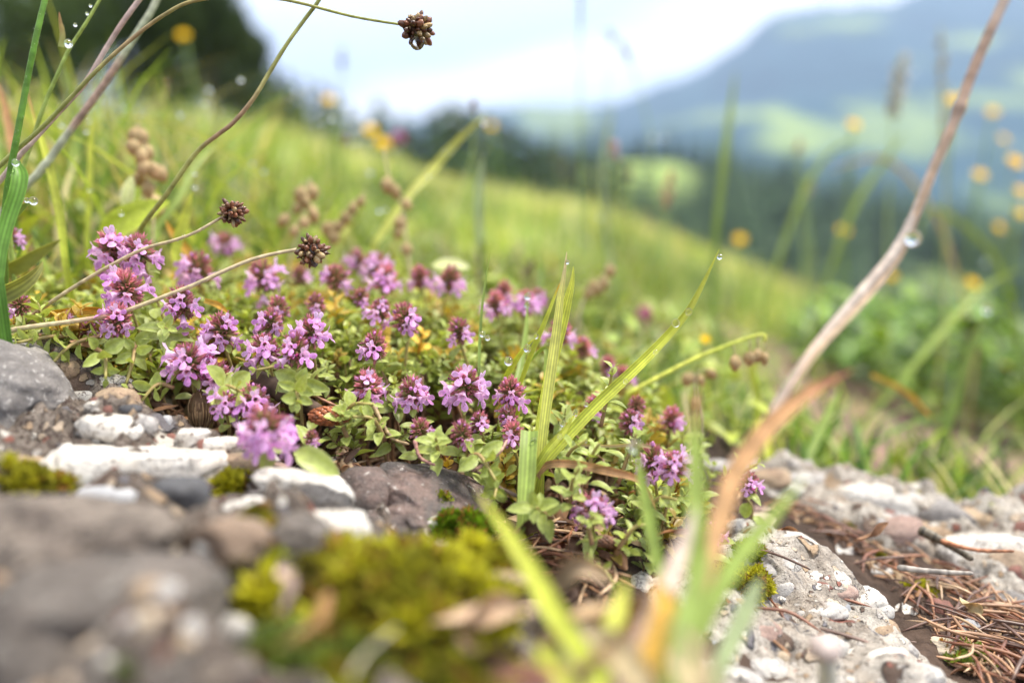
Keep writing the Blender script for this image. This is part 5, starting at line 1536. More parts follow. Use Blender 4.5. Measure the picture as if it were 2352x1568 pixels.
for pts, w, cr_, lab, kw in [
    ([(-6, 640, 15.4), (2, 570, 15.6), (20, 500, 15.8), (40, 440, 15.9), (46, 400, 16), (38, 372, 16.1)], 34, 'deep', 'striped green blade with a water drop on its blunt tip', dict(stripes=True, prof=0.85, tipw=0.5, fold=0.35)),
    ([(-30, 690, 16.0), (20, 668, 16.2), (60, 645, 16.3), (85, 622, 16.4), (99, 600, 16.5)], 46, 'olive', 'hairy yellow-green leaf curving up over the closed thyme head', dict(roll=0.5, fold=0.4, prof=0.3)),
    ([(-30, 640, 18.5), (40, 610, 18.6), (90, 580, 18.8), (140, 550, 19)], 44, 'olive', 'broad blurred olive leaf behind the hairy one', dict(roll=0.7, fold=0.2, prof=0.4)),
    ([(0, 600, 19.5), (60, 590, 19.5), (130, 560, 19.8)], 26, 'soft', 'pale blurred leaf under the broad olive one', dict(roll=0.7, root=False)),
    ([(10, 520, 17.4), (35, 492, 17.3), (60, 470, 17.2), (76, 463, 17.2)], 16, 'green', 'short green blade tip holding two drops', dict(prof=0.5)),
    ([(100, 722, 17.6), (150, 716, 17.4), (210, 712, 17.3), (262, 714, 17.2)], 22, 'yellow', 'dry orange blade lying behind the hanging thyme flowers', dict(root=False, roll=0.5, mat=M_DRY)),
    ([(470, 690, 18.2), (500, 700, 18), (524, 718, 18)], 14, 'yellow', 'small dry yellow blade under the second brown stalk', dict(root=False, mat=M_DRY)),
    ([(1240, 1080, 16.1), (1248, 990, 16.3), (1262, 880, 16.5), (1276, 780, 16.7), (1288, 680, 16.8), (1297, 620, 16.9), (1302, 578, 17)], 25, 'pale', 'tall pale yellow blade standing beside its twin, tip dried pinkish', dict(prof=0.45, tipcol='straw')),
    ([(1232, 1060, 16.6), (1242, 960, 16.8), (1262, 860, 17), (1286, 760, 17.1), (1303, 690, 17.1), (1314, 645, 17.1), (1317, 612, 17.1)], 26, 'lime', 'tall bright green blade behind the pale one', dict(prof=0.7, roll=0.3)),
    ([(1238, 1075, 15.9), (1290, 1015, 16.1), (1370, 930, 16.4), (1450, 855, 16.6), (1520, 785, 16.8), (1575, 722, 16.8), (1600, 680, 16.8), (1625, 630, 16.8), (1652, 572, 16.8)], 27, 'lime', 'long yellow-green blade reaching diagonally up to a drop on its tip', dict(prof=0.3, fold=0.5)),
    ([(1225, 1085, 15.7), (1260, 1030, 15.7), (1295, 990, 15.8), (1322, 948, 15.9)], 20, 'lime', 'short pointed blade at the foot of the diagonal one with drops on its edge', dict(prof=0.3, fold=0.5)),
    ([(1216, 990, 15.9), (1213, 1040, 15.6), (1209, 1110, 15.3), (1203, 1170, 15.1), (1196, 1215, 15.0), (1180, 1240, 14.9), (1166, 1254, 14.8)], 40, 'soft', 'broad ribbed blade folded downwards over the needle hollow', dict(prof=0.35, root=False, stripes=True, basew=1.0)),
    ([(1236, 1085, 15.9), (1262, 1066, 15.8), (1320, 1066, 15.6), (1400, 1082, 15.3), (1460, 1098, 15.1), (1490, 1130, 15.0), (1508, 1172, 15)], 20, 'orange', 'dry reddish leaf arching from the grass tuft', dict(prof=0.5, mat=M_DRY, fold=0.5)),
    ([(1160, 870, 17.6), (1180, 835, 17.4), (1205, 800, 17.2), (1230, 775, 17.1)], 14, 'lime', 'short bent blade with drops under its tip', dict(prof=0.3)),
    ([(1195, 880, 17.4), (1225, 800, 17.2), (1255, 730, 17.1), (1280, 665, 17.1), (1292, 640, 17.1)], 12, 'lime', 'thin blade leaning across behind the tall pale one', dict(prof=0.4, tipcol='yellow')),
    ([(1100, 850, 17.3), (1102, 780, 17.5), (1108, 700, 17.6), (1118, 630, 17.7), (1128, 570, 17.7)], 7, 'green', 'hair-thin upright blade between two thyme blooms', dict(prof=0.3)),
    ([(1170, 930, 17.5), (1195, 840, 18.5), (1208, 760, 19), (1212, 690, 19.3)], 14, 'green', 'blurred green blade with two beads of water at its top', dict(prof=0.5)),
    ([(1130, 925, 16.9), (1180, 905, 16.9), (1230, 895, 16.8), (1270, 888, 16.8)], 5, 'lime', 'thin grass tip lying sideways across the pale blade', dict(root=False)),
    ([(1250, 940, 16.8), (1255, 860, 17.2), (1250, 800, 17.5), (1200, 850, 17.9)], 13, 'soft', 'pale bent blade behind the tall pair', dict(prof=0.4)),
    ([(1330, 1022, 16.6), (1400, 1024, 16.2), (1470, 1022, 15.8), (1560, 1040, 16.5), (1600, 1020, 17)], 8, 'straw', 'thin straw lying level behind the starry bloom', dict(root=False)),
    ([(410, 610, 21), (405, 570, 21), (425, 500, 21), (442, 440, 21)], 24, 'lime', 'bright broad blade behind the second seed ball', dict(prof=0.5)),
    ([(200, 560, 23), (205, 450, 23), (208, 360, 23), (212, 275, 23)], 13, 'lime', 'narrow yellow-green blade standing alone in the turf', dict(prof=0.5)),
    ([(150, 600, 20), (135, 480, 20), (105, 350, 20), (82, 280, 20), (62, 210, 20)], 18, 'lime', 'bright yellow blade crossing behind the pinkish stalk', dict(prof=0.4, tipcol='orange')),
    ([(40, 420, 24), (28, 330, 24), (10, 240, 24), (-10, 180, 24)], 20, 'orange', 'blurred orange blade at the picture edge beyond the hairy stem', dict(prof=0.5)),
    ([(290, 600, 24), (400, 470, 25), (450, 380, 26), (500, 330, 27)], 16, 'soft', 'blurred pale blade behind the S-curved stalk', dict(prof=0.5)),
    ([(455, 640, 22), (440, 590, 22), (400, 540, 22), (380, 505, 22)], 22, 'yellow', 'blurred yellow withered blade above the soft mauve bloom', dict(prof=0.5)),
    ([(860, 560, 27), (930, 460, 28), (1000, 380, 29), (1060, 315, 29), (1120, 258, 29)], 20, 'pale', 'thick pale blurred stem with drops leaning towards the conifers', dict(prof=0.6)),
    ([(640, 430, 30), (520, 350, 30), (400, 290, 30), (250, 262, 30)], 12, 'pale', 'pale blurred blade arching down behind the S-curved stalk', dict(prof=0.6, root=False)),
    ([(1105, 560, 33), (1100, 450, 33), (1110, 360, 33)], 20, 'mint', 'wide pale blurred blade standing in the middle of the meadow', dict(prof=0.6)),
    ([(2150, 1060, 34), (2190, 930, 34), (2230, 800, 34), (2268, 712, 34)], 24, 'green', 'blurred bright green blade with a bead of water on its tip beside the path', dict(prof=0.5)),
    ([(1960, 1000, 40), (2080, 860, 40), (2180, 740, 41), (2260, 660, 42), (2352, 612, 42)], 16, 'soft', 'long pale blurred blade arching over the path', dict(prof=0.6)),
    ([(1740, 920, 27), (1730, 870, 27), (1722, 820, 27)], 17, 'lime', 'bright blurred blade under the nodding capsules', dict(prof=0.7)),
    ([(1840, 1090, 27), (1880, 1000, 28), (1930, 890, 29)], 20, 'green', 'soft green blade rising beyond the rim stones', dict(prof=0.6)),
    ([(1775, 1110, 25), (1770, 1050, 25), (1740, 960, 26)], 24, 'lime', 'bright green blurred blade behind the lone small bloom', dict(prof=0.6)),
    ([(2000, 860, 30), (2080, 900, 30), (2140, 960, 30)], 12, 'yellow', 'dull yellow blade drooping onto the path', dict(prof=0.5, root=False)),
    ([(1640, 900, 45), (1640, 600, 45), (1660, 400, 45), (1690, 160, 46)], 17, 'green', 'tall blurred green stem standing before the blue mountain', dict(prof=0.7)),
    ([(1415, 700, 50), (1385, 420, 50), (1410, 230, 50)], 12, 'mint', 'faint pale green stem before the forest', dict(prof=0.7)),
    ([(1880, 700, 60), (1960, 480, 60), (2080, 300, 60)], 14, 'soft', 'faint grassy stem reaching up beside the yellow flower', dict(prof=0.7)),
    ([(1700, 900, 55), (1800, 560, 55), (1880, 380, 55), (1990, 300, 55)], 12, 'soft', 'faint leaning stem before the dark forest', dict(prof=0.7)),
    ([(2240, 800, 60), (2160, 520, 60), (2040, 370, 60), (1900, 390, 60)], 10, 'straw', 'faint straw bent into an arch before the forest', dict(prof=0.8)),
    ([(2352, 900, 60), (2300, 620, 60), (2150, 480, 60), (2100, 560, 60)], 12, 'soft', 'faint blade bending among the yellow flowers', dict(prof=0.7)),
    # close to the lens, strongly blurred
    ([(1600, 1640, 8.8), (1602, 1450, 9.2), (1600, 1280, 9.6), (1600, 1120, 10.0), (1597, 1000, 10.3), (1602, 880, 10.5)], 46, 'soft', 'broad upright blade close to the lens whose upper half is orange', dict(prof=0.5, root=False, tipcol='orange')),
    ([(1592, 1640, 8.6), (1610, 1400, 9.2), (1645, 1230, 9.8), (1688, 1090, 10.3), (1760, 985, 10.6), (1850, 905, 10.8), (1962, 848, 11)], 46, 'orange', 'orange withered blade arching close to the lens', dict(prof=0.6, root=False, tipcol='red', mat=M_DRY)),
    ([(1570, 1660, 8.4), (1610, 1450, 9), (1690, 1290, 9.5), (1770, 1190, 9.8), (1850, 1095, 10)], 42, 'soft', 'green blade close to the lens leaning over the pale rock', dict(prof=0.5, root=False)),
    ([(1430, 1640, 8.2), (1340, 1500, 8.6), (1270, 1400, 9.2), (1215, 1300, 9.8), (1150, 1200, 10.3), (1095, 1130, 10.6)], 52, 'lime', 'green blade close to the lens leaning over the dark stone', dict(prof=0.35, root=False)),
    ([(1560, 1420, 11.5), (1515, 1300, 11.9), (1490, 1180, 12.2), (1470, 1080, 12.4), (1460, 1018, 12.5)], 30, 'soft', 'slim green blade with a drop on its tip in front of the starry bloom', dict(prof=0.5, root=False)),
    ([(1620, 1640, 9.5), (1650, 1540, 9.8), (1700, 1430, 10.2), (1748, 1325, 10.5)], 44, 'mint', 'pale mint green blade tip close to the lens over the pale rock', dict(prof=0.7, root=False)),
    ([(1540, 1660, 7.6), (1560, 1500, 8), (1590, 1380, 8.4), (1630, 1260, 8.8)], 62, 'green', 'darker green blade at the heart of the tuft close to the lens', dict(prof=0.5, root=False)),
    ([(1400, 1640, 8), (1440, 1540, 8.3), (1500, 1420, 8.8), (1560, 1280, 9.4), (1600, 1160, 9.8)], 48, 'brown', 'brown dry blade in the tuft close to the lens', dict(prof=0.5, root=False, mat=M_DRY)),
    ([(1350, 1640, 8), (1390, 1520, 8.4), (1420, 1400, 9), (1440, 1330, 9.3)], 50, 'lime', 'light green blade bending through the dry leaves close to the lens', dict(prof=0.5, root=False)),
    ([(1530, 1680, 7.8), (1470, 1560, 8.1), (1400, 1480, 8.5), (1330, 1440, 8.8)], 70, 'straw', 'wide straw coloured blade folding over at the foot of the blurred tuft', dict(prof=0.6, root=False, mat=M_DRY)),
    ([(1500, 1680, 7.9), (1500, 1540, 8.2), (1530, 1400, 8.7), (1500, 1330, 9)], 70, 'yellow', 'ochre curved blade in the middle of the blurred tuft', dict(prof=0.5, root=False, mat=M_DRY)),
    ([(1620, 1680, 7.6), (1600, 1560, 7.8), (1560, 1440, 8.2)], 90, 'straw', 'broad beige sheath wrapping the foot of the upright blade', dict(prof=0.6, root=False, mat=M_DRY)),
    ([(1330, 1680, 7.8), (1290, 1560, 8.1), (1230, 1480, 8.5)], 60, 'lime', 'short lime green blade at the foot of the blurred tuft', dict(prof=0.5, root=False)),
    ([(1480, 1640, 8), (1530, 1520, 8.3), (1580, 1420, 8.6)], 60, 'yellow', 'ochre withered sheath in the tuft close to the lens', dict(prof=0.5, root=False, mat=M_DRY)),
]:
    blade(pts, w, cr_, lab, **kw)

# the long dry brown stem that leans across the view
o, P = stalk([(1770, 960, 12.0), (1830, 860, 12.2), (1900, 765, 12.5), (1980, 670, 12.7), (2050, 585, 12.9), (2098, 500, 13), (2145, 385, 13), (2192, 278, 13), (2232, 170, 13), (2275, 70, 13), (2325, -40, 13)], 24, 24, 'brown', 'long dry brown stem leaning across in front of the mountain', root=False, name='dry_stem', bumps=((0.735, 0.35),), n=90)
m_ = MB(); Pq = path3([(1815, 900, 12.0), (1880, 800, 12.2), (1960, 712, 12.5), (2040, 618, 12.8), (2085, 548, 12.9), (2135, 420, 12.9), (2188, 292, 12.9)], 30)
ribbon(m_, Pq, cm(20, 12.7) * np.sin(np.linspace(0.4, 2.9, 30)), (0.8, 0.1, 0.5), (0.55, 0.42, 0.30), 0.5)
put('sheath', m_.mesh('sheath', M_DRY, P[0]), o)
# ------------------------------------------------------------------ moss
def moss(px, py, w, h, label, nt=500, col=((0.30, 0.33, 0.03), (0.16, 0.22, 0.02)), z=None, ts=0.11, sink=0.3, seed=None, dz=None, f=top):
    seed = seed or px
    g = np.random.default_rng(seed)
    if z is None:
        z, _ = hit(px, py, f)
    a = cm(w, z) / 2; c = cm(h, z) / 2; b = dz or (a + c) / 2
    ctr = at(px, py, z + 0.3 * b) - np.array([0, 0, sink * c])
    V, F = stone_verts(4, seed, 0, 0.30)
    W = V * np.array([a, b, c])
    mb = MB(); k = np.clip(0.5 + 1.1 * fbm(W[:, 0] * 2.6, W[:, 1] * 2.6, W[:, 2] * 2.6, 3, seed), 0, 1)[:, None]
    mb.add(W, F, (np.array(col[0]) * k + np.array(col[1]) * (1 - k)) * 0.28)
    up = np.where(W[:, 2] > -0.35 * c)[0]
    for q in g.choice(up, nt):
        p = W[q] * g.uniform(0.97, 1.06) + g.normal(size=3) * 0.03
        nrm = unit(unit(W[q] / np.array([a, b, c]) ** 2) + [0, 0, 0.5] + g.normal(size=3) * 0.35)
        cc = (np.array(col[0]) * k[q] + np.array(col[1]) * (1 - k[q])) * g.uniform(0.6, 1.5)
        if g.random() < 0.14:
            cc = np.array([0.32, 0.17, 0.05]) * g.uniform(0.6, 1.3)
        fr = frame(nrm, (g.normal(), g.normal(), 0.1)); L = ts * g.uniform(0.5, 1.2) * (0.6 + 1.3 * k[q, 0])
        for j in range(6):
            aa = j * 1.05 + g.uniform(-0.3, 0.3)
            o_ = fr[:, 1] * math.cos(aa) + fr[:, 2] * math.sin(aa); s_ = np.cross(nrm, o_) * L * 0.17
            e = p + nrm * L * g.uniform(0.6, 1.2) + o_ * L * g.uniform(0.3, 0.8)
            mb.add([p - s_, p + s_, (p + e) / 2 + nrm * L * 0.2 + s_, e, (p + e) / 2 + nrm * L * 0.2 - s_], [[0, 1, 2, 3], [0, 3, 4]], cc)
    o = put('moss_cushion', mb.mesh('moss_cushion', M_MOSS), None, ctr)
    return tag(o, label, 'moss')


BRI = ((0.45, 0.43, 0.035), (0.11, 0.10, 0.02))
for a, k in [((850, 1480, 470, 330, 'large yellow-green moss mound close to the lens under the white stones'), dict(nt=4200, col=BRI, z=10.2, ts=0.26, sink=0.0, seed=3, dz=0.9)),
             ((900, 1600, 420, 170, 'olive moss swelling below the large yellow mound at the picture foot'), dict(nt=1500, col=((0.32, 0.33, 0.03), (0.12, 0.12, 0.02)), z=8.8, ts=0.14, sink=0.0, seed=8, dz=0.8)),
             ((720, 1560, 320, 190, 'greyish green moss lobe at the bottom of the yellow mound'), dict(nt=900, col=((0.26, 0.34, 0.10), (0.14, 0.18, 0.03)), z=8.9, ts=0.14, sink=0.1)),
             ((1090, 1290, 160, 70, 'small yellow moss patch between the big mound and the dark stone'), dict(nt=420, col=BRI, z=11.8)),
             ((1066, 1212, 92, 52, 'neat bright green moss tuft on the dark stone'), dict(nt=800, col=((0.16, 0.26, 0.015), (0.08, 0.15, 0.01)), z=14.6, ts=0.10, sink=0.0)),
             ((925, 1132, 30, 16, 'tiny moss fleck high on the dark stone'), dict(nt=80, z=15.7, ts=0.05)), ((912, 1178, 34, 18, 'tiny yellow moss fleck between the dark stones'), dict(nt=90, col=BRI, z=14.9, ts=0.06)),
             ((1012, 1142, 34, 22, 'tiny moss fleck on the far shoulder of the dark stone'), dict(nt=90, z=15.3, ts=0.05)),
             ((1540, 1190, 130, 110, 'green moss cushion under the starry bloom, behind the grass tuft'), dict(nt=900, col=((0.24, 0.32, 0.02), (0.10, 0.16, 0.01)), z=18, ts=0.10, sink=0.3)),
             ((1672, 1322, 90, 60, 'bright moss tuft at the head of the pale rock, beside the green blades'), dict(nt=600, col=BRI, ts=0.09)), ((1722, 1338, 80, 56, 'second bright moss tuft at the head of the pale rock, nearer the white pebble'), dict(nt=600, col=BRI, ts=0.09)),
             ((1715, 1270, 60, 30, 'dull moss patch over the bright tufts on the pale rock'), dict(nt=200)), ((40, 1100, 120, 64, 'blurred moss patch under the grey boulder'), dict(nt=400, col=BRI)),
             ((135, 1112, 50, 26, 'small moss patch beside the bluish grey stone'), dict(nt=120, col=BRI)), ((596, 1235, 60, 110, 'upright blurred moss strip in the crack under the white slab'), dict(nt=500, col=BRI, sink=0.0)),
             ((602, 1310, 46, 50, 'small moss blob at the foot of the crack'), dict(nt=160, sink=0.0)), ((528, 1108, 76, 22, 'flat moss streak on the rock in front of the biggest bloom'), dict(nt=240, col=BRI)),
             ((310, 1550, 150, 100, 'green moss blob at the bottom beside the black hollow'), dict(nt=700, col=((0.19, 0.25, 0.09), (0.10, 0.13, 0.03)), z=7.9, ts=0.10, sink=0.0)),
             ((60, 1390, 130, 50, 'dim olive moss on the dark near rock'), dict(nt=240, col=((0.16, 0.15, 0.02), (0.09, 0.09, 0.02)))), ((2185, 1510, 110, 44, 'spiky green moss on the cream stone by the needle bed'), dict(nt=260, col=((0.22, 0.30, 0.06), (0.12, 0.15, 0.03)), ts=0.14)),
             ((1905, 1185, 60, 30, 'moss tuft among the needles under the white rim stone'), dict(nt=160)), ((1965, 1210, 40, 26, 'lone moss tuft beside the pinkish brown stone'), dict(nt=120, col=BRI)),
             ((2020, 1282, 50, 26, 'moss tuft at the edge of the pale rock spur'), dict(nt=140, col=BRI)), ((2118, 1362, 56, 24, 'moss tuft in the open needle bed under the twig'), dict(nt=160, col=BRI)), ((2110, 1142, 110, 16, 'moss rim along the top of the grey rim stones'), dict(nt=160, col=BRI))]:
    moss(*a, **k)


# ------------------------------------------------------------------ needles, twigs, litter
def needle_mesh(seed):
    g = np.random.default_rng(seed); mb = MB()
    L = g.uniform(1.0, 1.6); b = g.uniform(-0.05, 0.16)
    P = smooth_path([(-L / 2, 0, 0), (0, b, g.uniform(0, 0.1)), (L / 2, 0, g.uniform(-.05, .08))], 8)
    c = [(0.28, 0.12, 0.06), (0.36, 0.20, 0.11), (0.20, 0.08, 0.045), (0.48, 0.33, 0.20), (0.14, 0.08, 0.06)][seed % 5]
    tube(mb, P, 0.036 * np.array([0.5, 0.9, 1, 1, 1, 0.95, 0.75, 0.2]), 6, np.linspace(np.array(c) * 0.7, np.array(c) * 1.25, 8))
    return mb.mesh('needle', M_NEEDLE)


NEE = [needle_mesh(k) for k in range(10)]
g = np.random.default_rng(808)


def in_poly(px, py, P):
    return float(poly_sd(px, py, P)) > 0


def strew(P, n, label, group, zoff=(0.04, 0.30), sc=(0.6, 1.0), name='needle', meshes=None, cat='needle', flat=0.2, sel=None):
    P = np.array(P, float); lo, hi = P.min(0), P.max(0); k = 0
    while k < n:
        u = g.uniform(lo, hi)
        if not in_poly(u[0], u[1], P):
            continue
        z, p = hit(u[0], u[1], top, 9)
        o = put(name, (meshes or NEE)[int(g.integers(len(meshes or NEE)))], None, p + [0, 0, g.uniform(*zoff)])
        o.rotation_euler = (g.uniform(-flat, flat), g.uniform(-flat, flat), g.uniform(0, 6.28))
        s = g.uniform(*sc); o.scale = (s, s * g.uniform(0.8, 1.3), s)
        tag(o, label, cat, group); k += 1


BED = [(1700, 1150), (1900, 1168), (2080, 1262), (2200, 1310), (2352, 1420), (2400, 1568), (2230, 1580), (2140, 1470), (2080, 1375), (1960, 1282), (1840, 1205)]
strew(BED, 105, 'dry reddish-brown conifer needle on the dark bed beside the pale rock', 'needles on the bed beside the pale rock')
strew([(2130, 1340), (2352, 1400), (2400, 1590), (2230, 1590), (2150, 1470)], 85, 'dry reddish-brown conifer needle on the dark bed beside the pale rock', 'needles on the bed beside the pale rock', (0.05, 0.5))
strew([(1160, 1190), (1230, 1190), (1330, 1225), (1420, 1250), (1410, 1400), (1360, 1420), (1260, 1340), (1190, 1290)], 62, 'dry brown conifer needle in the hollow under the low pale bloom', 'needles in the hollow by the dark stone', (0.03, 0.35))
strew([(830, 1025), (960, 1040), (1060, 1060), (1080, 1090), (960, 1078), (830, 1065)], 22, 'dry brown conifer needle tucked between the thyme and the dark stone', 'needles under the thyme rim', (0.1, 0.3))
strew([(1700, 1250), (1900, 1330), (2000, 1500), (1760, 1500)], 6, 'single needle lying on top of the pale rock', 'needles on the pale rock', (0.05, 0.1))


def litter_mesh(seed):
    g_ = np.random.default_rng(seed); mb = MB(); n = 6
    P = smooth_path([(-0.3, 0, 0), (0, g_.uniform(-.1, .1), g_.uniform(0.03, 0.12)), (0.32, 0, 0.02)], n)
    c = np.array([(0.36, 0.20, 0.11), (0.22, 0.12, 0.08), (0.50, 0.36, 0.22), (0.12, 0.07, 0.05)][seed % 4])
    ribbon(mb, P, np.array([0.05, 0.2, 0.28, 0.28, 0.2, 0.04]) * g_.uniform(0.5, 1.1), (0, 1, 0), c, g_.uniform(-0.8, 0.8))
    return mb.pack()


LIT = [litter_mesh(k) for k in range(8)]
mb = MB(); k = 0
BEDw = [BED, [(1130, 1120), (1420, 1230), (1430, 1420), (1360, 1440), (1180, 1300)], [(620, 1040), (820, 1040), (1100, 1080), (1100, 1100), (700, 1075)], [(1600, 1100), (1720, 1140), (1680, 1240), (1560, 1260)]]
for P in BEDw:
    P = np.array(P, float); lo, hi = P.min(0), P.max(0); m = 0
    while m < (420 if P is not None and hi[0] > 2000 else 150):
        u = g.uniform(lo, hi)
        if not in_poly(u[0], u[1], P):
            continue
        z, p = hit(u[0], u[1], top, 9)
        Rm = np.array(Euler((g.uniform(-0.6, 0.6), g.uniform(-0.6, 0.6), g.uniform(0, 6.28))).to_matrix())
        mb.merge(LIT[int(g.integers(8))], mat4(Rm, p + [0, 0, 0.04], g.uniform(0.3, 0.9)), np.array([1, 1, 1]) * g.uniform(0.5, 1.3))
        m += 1
# crumbs of litter under the thyme
for k in range(1600):
    x_ = g.uniform(MATP[:, 0].min(), MATP[:, 0].max()); y_ = g.uniform(MATP[:, 1].min(), 22)
    if poly_sd(x_, y_, MATP) < 0:
        continue
    Rm = np.array(Euler((g.uniform(-0.6, 0.6), g.uniform(-0.6, 0.6), g.uniform(0, 6.28))).to_matrix())
    mb.merge(LIT[int(g.integers(8))], mat4(Rm, (x_, y_, float(top(x_, y_)) + g.uniform(0.02, 0.5)), g.uniform(0.4, 1.1)), np.array([1, 1, 1]) * g.uniform(0.5, 1.3))
tag(put('leaf_litter', mb.mesh('leaf_litter', M_DRY)), 'crumbs of brown leaf and needle litter on the soil', 'litter', kind='stuff')


def stick(pts, w, col, label, name='twig', cat='twig', taper=0.6, wob=0.12, mat=None, ends=True):
    P = path3(pts, 26); zs = P @ CF
    r = w / FP * zs / 2 * np.linspace(1, taper, 26) * (1 + 0.12 * fbm(np.linspace(0, 9, 26), 0, w, 3))
    if ends:
        r[0] *= 0.5; r[-1] *= 0.4
    mb = MB(); C = np.array(col)[None] * (1 + 0.3 * RNG.normal(size=(26, 1)))
    tube(mb, P, r, 9, np.clip(C, 0.01, 1), wob=wob)
    return tag(put(name, mb.mesh(name, mat or M_STEM, P[0]), None, P[0]), label, cat)


stick([(2060, 1302, 17.6), (2110, 1308, 17.4), (2180, 1314, 17.2), (2235, 1316, 17.0)], 16, (0.30, 0.27, 0.24), 'knotty pale grey twig lying across the needle bed', wob=0.07)
stick([(2110, 1215, 19.4), (2180, 1250, 19), (2235, 1285, 18.6)], 24, (0.13, 0.11, 0.08), 'dark flat bark strip behind the grey twig', name='bark_strip', cat='bark', wob=0.04)
stick([(2160, 1240, 18.8), (2240, 1262, 18.5), (2330, 1265, 18.2)], 12, (0.38, 0.17, 0.09), 'reddish needle-like twig in front of the white rim stone')
stick([(560, 850, 17.4), (640, 895, 17.2), (720, 940, 17.1), (790, 990, 16.9)], 52, (0.10, 0.07, 0.055), 'dark weathered root lying in the shaded hollow under the cluster', name='root', cat='root', wob=0.18, mat=M_BARK)
stick([(640, 880, 17.0), (700, 900, 16.9), (780, 935, 16.7)], 9, (0.50, 0.27, 0.18), 'thin pinkish runner crossing the dark root')
stick([(490, 1492, 9.6), (560, 1462, 9.8), (640, 1442, 10), (705, 1420, 10.1)], 34, (0.42, 0.17, 0.09), 'rusty brown twig close to the lens beside the moss mound')
stick([(640, 1350, 10.6), (690, 1310, 10.8), (740, 1275, 11), (800, 1240, 11.2)], 24, (0.38, 0.16, 0.09), 'rusty forked twig leaning on the dark rock above the moss mound')
stick([(700, 1330, 10.4), (700, 1380, 10.2), (696, 1430, 10)], 20, (0.50, 0.28, 0.15), 'short orange twig standing between the two rusty ones')
stick([(805, 1555, 7.6), (840, 1500, 8), (912, 1440, 8.4)], 10, (0.45, 0.40, 0.30), 'pale thin straw over the moss mound')
stick([(1330, 1210, 14.9), (1290, 1180, 15.2), (1330, 1150, 15.4), (1400, 1190, 15.3)], 6, (0.45, 0.25, 0.16), 'thin curled brown tendril under the folded blade')
stick([(1190, 1140, 15.4), (1140, 1115, 15.6), (1100, 1085, 15.9), (1060, 1075, 16)], 10, (0.12, 0.08, 0.06), 'dark crooked root tip over the dark stone', name='root', cat='root')
stick([(1085, 1082, 15.6), (1120, 1060, 15.7), (1150, 1035, 15.8), (1165, 1010, 16)], 11, (0.46, 0.28, 0.22), 'pinkish creeping stem arching over the dark stone', name='runner', cat='stem')
stick([(952, 1010, 15.9), (965, 1050, 15.8), (1000, 1068, 15.7)], 10, (0.42, 0.22, 0.19), 'reddish bent stem under the rose coloured head', name='runner', cat='stem')
stick([(855, 925, 16.4), (875, 965, 16.2), (900, 1005, 16.1), (940, 1020, 16)], 12, (0.36, 0.26, 0.14), 'brown stem curving down from the bloom over the cone', name='runner', cat='stem')


def scaly(px, py, w, h, z, label, name, cat, col, rot=0.0, n=90):
    """a small cone: overlapping scales on a spindle"""
    g_ = np.random.default_rng(px); a = cm(w, z) / 2; b = cm(h, z) / 2; ctr = at(px, py, z); mb = MB(); V, F = ico(2)
    mb.add(V * [a * 0.92, b * 0.85, b * 0.85], F, np.array(col) * 0.4)
    for k in range(n):
        u = (k + 0.5) / n * 1.9 - 0.95; ph = 2.39996 * k; r = math.sqrt(1 - u * u)
        d = unit([0.5 * u, math.cos(ph) * r, math.sin(ph) * r]); p = np.array([u * a, math.cos(ph) * r * b, math.sin(ph) * r * b])
        W = V * np.array([a * 0.16, b * 0.26, b * 0.13])
        fr = frame([1, 0, 0], d)
        mb.add(W @ fr.T + p, F, np.clip(np.array(col) * g_.uniform(0.6, 1.5), 0, 1))
    mb_o = put(name, mb.mesh(name, M_SEED), None, ctr)
    mb_o.rotation_euler = (0, rot, 0)
    return tag(mb_o, label, cat)


scaly(757, 955, 92, 42, 16.2, 'reddish brown scaly cone lying beside the thyme runner', 'conifer_cone', 'cone', (0.34, 0.11, 0.045))
scaly(1385, 1242, 56, 26, 15.4, 'small dark brown cone among needles under the low pale bloom', 'conifer_cone', 'cone', (0.20, 0.10, 0.06))
# hanging husk
hb = MB(); g_ = np.random.default_rng(4); ctr = at(463, 948, 16.3)
P = path3([(456, 895, 16.3), (460, 912, 16.3), (463, 945, 16.3), (462, 975, 16.3), (460, 1000, 16.3)], 14)
tube(hb, P, cm(27, 16.3) * np.array([0.15, .35, .65, .9, 1, 1, 1, .95, .9, .8, .65, .5, .35, .15]), 12, (0.16, 0.095, 0.05), wob=0.08)
for k in range(90):
    a = g_.uniform(0, 6.28); rr_ = cm(27, 16.3) * g_.uniform(0.9, 1.08); i0 = int(g_.integers(1, 6)); i1 = int(g_.integers(8, 14))
    Q = P[i0:i1].copy(); e = np.sin(np.linspace(0.35 + i0 * 0.08, 2.8, len(Q)))[:, None] * rr_
    Q = Q + e * (math.cos(a) * CX + math.sin(a) * CF)
    tube(hb, Q, 0.014, 4, np.array([0.42, 0.28, 0.15]) * g_.uniform(0.4, 1.3))
tube(hb, path3([(452, 868, 16.3), (455, 885, 16.3), (457, 900, 16.3)], 5), 0.03, 5, (0.55, 0.5, 0.45))
tag(put('seed_husk', hb.mesh('seed_husk', M_DRY, ctr), None, ctr), 'brown fibrous spindle husk hanging below the large bloom', 'husk')


